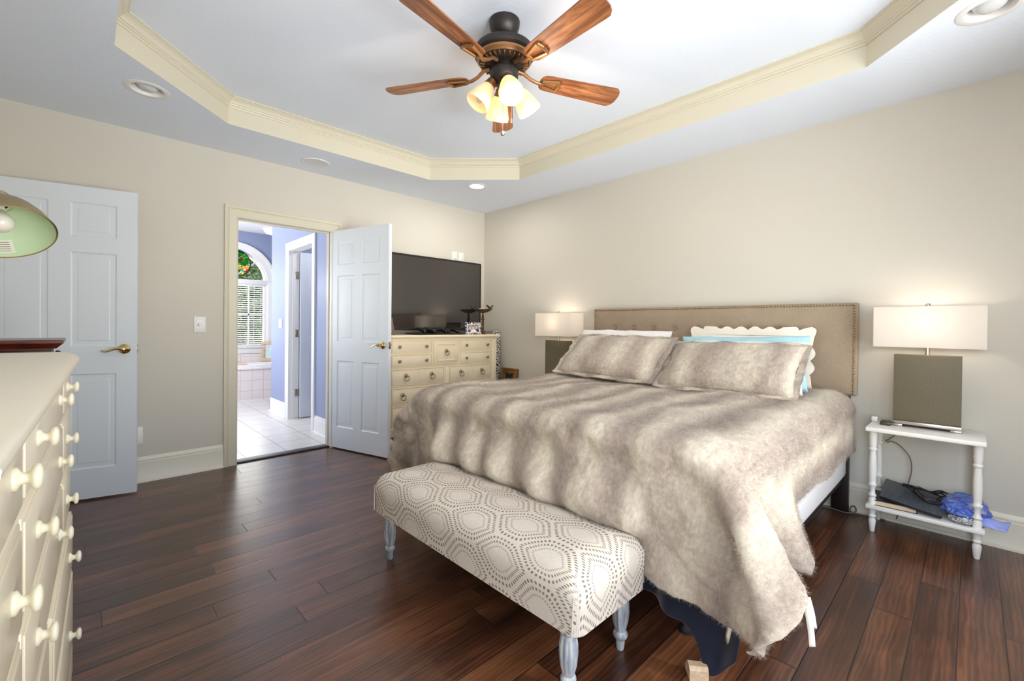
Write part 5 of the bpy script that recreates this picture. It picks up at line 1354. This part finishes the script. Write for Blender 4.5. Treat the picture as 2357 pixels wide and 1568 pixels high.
# dark cabinet behind it, with a chamfered lid
ac = thing('jewelry_cabinet', 'dark red wooden cabinet with chamfered top standing beyond the near dresser', 'cabinet', (-3.82, -1.55, 0)); L = ac.location
m = MB(off=L); m.box(-3.99, -3.66, -1.70, -1.44, .06, 1.055, bev=.004); m.build('body', simple('dark_olive_wood', srgb(66, 58, 40), .4, var=.3), ac)
m = MB(off=L); m.box(-3.99, -3.655, -1.712, -1.43, 1.055, 1.062); vs = [(-4.0, -1.735), (-3.625, -1.735), (-3.625, -1.42), (-4.0, -1.42)]; vt = [(-4.0, -1.715), (-3.645, -1.715), (-3.645, -1.43), (-4.0, -1.43)]
m.add([(x, y, 1.062) for x, y in vt]+[(x, y, 1.083) for x, y in vs]+[(x, y, 1.096) for x, y in vs], [(0, 3, 2, 1), (0, 1, 5, 4), (1, 2, 6, 5), (2, 3, 7, 6), (3, 0, 4, 7), (4, 5, 9, 8), (5, 6, 10, 9), (6, 7, 11, 10), (7, 4, 8, 11), (8, 9, 10, 11)])
m.build('lid', 'boxwood', ac, smooth=0)
m = MB(off=L); m.lathe([(.004, 0), (.004, .008), (.011, .012), (.013, .018), (.009, .025), (0, .027)], 16, axis_T((-3.66, -1.66, 1.04), (1, 0, 0)), caps=False); m.build('knob', 'darkwood', ac)
for x in (-3.97, -3.68):
    for y in (-1.68, -1.46):
        m = MB(off=L); m.lathe([(.012, 0), (.018, .06)], 12, Matrix.Translation((x, y, 0))); m.build('leg', 'darkwood', ac)
# brass lamp whose shade reaches into the frame
lm = thing('desk_lamp', 'brass desk lamp with dome shade and unlit bulb at the left edge, on near dresser', 'lamp', (-3.93, -2.60, 1.068)); L = lm.location
def campoint(px, py, depth): return Vector((-3.572, -4.203, 1.169))+(fw+r2*((px-1178.5)/1022.646)-u2*((py-784+26.58)/1022.646))*depth
So = campoint(8, 536, 1.30); vd = (So-Vector((-3.572, -4.203, 1.169))).normalized(); nn = (-vd*.46-u2*.86+r2*.22).normalized()
T = axis_T(So, -nn)
pr_ = [(.112, 0), (.1115, .004), (.108, .02), (.099, .045), (.083, .075), (.06, .098), (.04, .11), (.03, .115)]
m = MB(off=L); m.lathe(pr_, 48, T, caps=False); m.build('lamp_shade', 'shade_out', lm, smooth=60)
m = MB(off=L); m.lathe([(r_-.0025, z) for r_, z in pr_], 48, T, caps=False); sh_in = m.build('shade_lining', 'shade_in', lm, smooth=60)
m = MB(off=L); m.lathe([(.110, .001), (.1135, -.001), (.1145, .002), (.1125, .005)], 48, T, caps=False); m.build('shade_rim', 'shade_out', lm, smooth=60)
m = MB(off=L); m.lathe([(.016, .11), (.016, .085), (.013, .083)], 20, T, caps=False); m.lathe([(.013, .09), (.016, .075), (.024, .06), (.029, .045), (.028, .03), (.02, .018), (.01, .0135), (0, .0125)], 24, T, caps=False); m.build('bulb', 'bulb_off', lm, smooth=60)
m = MB(off=L); m.lathe([(.034, .108), (.034, .14), (.026, .15), (0, .15)], 24, T, caps=False)
apex = So-nn*.148
m.tube(smooth_path([apex, apex+Vector((-.03, -.02, .03)), Vector((-3.90, -2.52, 1.62)), Vector((-3.93, -2.60, 1.5)), Vector((-3.93, -2.60, 1.08))], 8), .008, 12); m.build('arm', 'brass', lm)
m = MB(off=L); m.lathe([(.085, 0), (.088, .006), (.08, .014), (.04, .022), (.02, .03), (.012, .05), (0, .05)], 36, Matrix.Translation((-3.93, -2.60, 1.068)), caps=False); m.build('base', 'brass', lm)
# paper sticker inside the shade
def on_shade(a, z): 
    zs = [p[1] for p in pr_]; r_ = float(np.interp(z, zs, [p[0] for p in pr_]))-.0035; return T @ Vector((r_*math.cos(a), r_*math.sin(a), z))
Ti = T.inverted(); dn = (Ti.to_3x3() @ Vector((0, 0, -1))); a_dn = math.atan2(dn.y, dn.x)
side = Ti.to_3x3() @ r2
sg_ = 1 if math.cos(a_dn+.5)*side.x+math.sin(a_dn+.5)*side.y > math.cos(a_dn)*side.x+math.sin(a_dn)*side.y else -1
m = MB(off=L); m.grid([[on_shade(a_dn+sg_*(.30-.9*i/10)+.15*sg_, .012+.04*j/6) for j in range(7)] for i in range(11)]); st = m.build('sticker', simple('paper_sticker', srgb(226, 222, 204), .6), lm, smooth=60)
m = MB(off=L)
for q in range(5):
    z0 = .018+q*.0066; A0 = a_dn+sg_*.15
    row = [on_shade(A0+sg_*(.22-(.75-.1*(q % 2))*i/10), z0) for i in range(11)]; row2 = [on_shade(A0+sg_*(.22-(.75-.1*(q % 2))*i/10), z0+.0018) for i in range(11)]
    cc = T @ Vector((0, 0, .03)); m.grid([[p+(cc-p).normalized()*.0006, q2+(cc-q2).normalized()*.0006] for p, q2 in zip(row, row2)])
m.build('sticker_print', simple('grey_print', srgb(120, 118, 112), .7), lm, smooth=60)
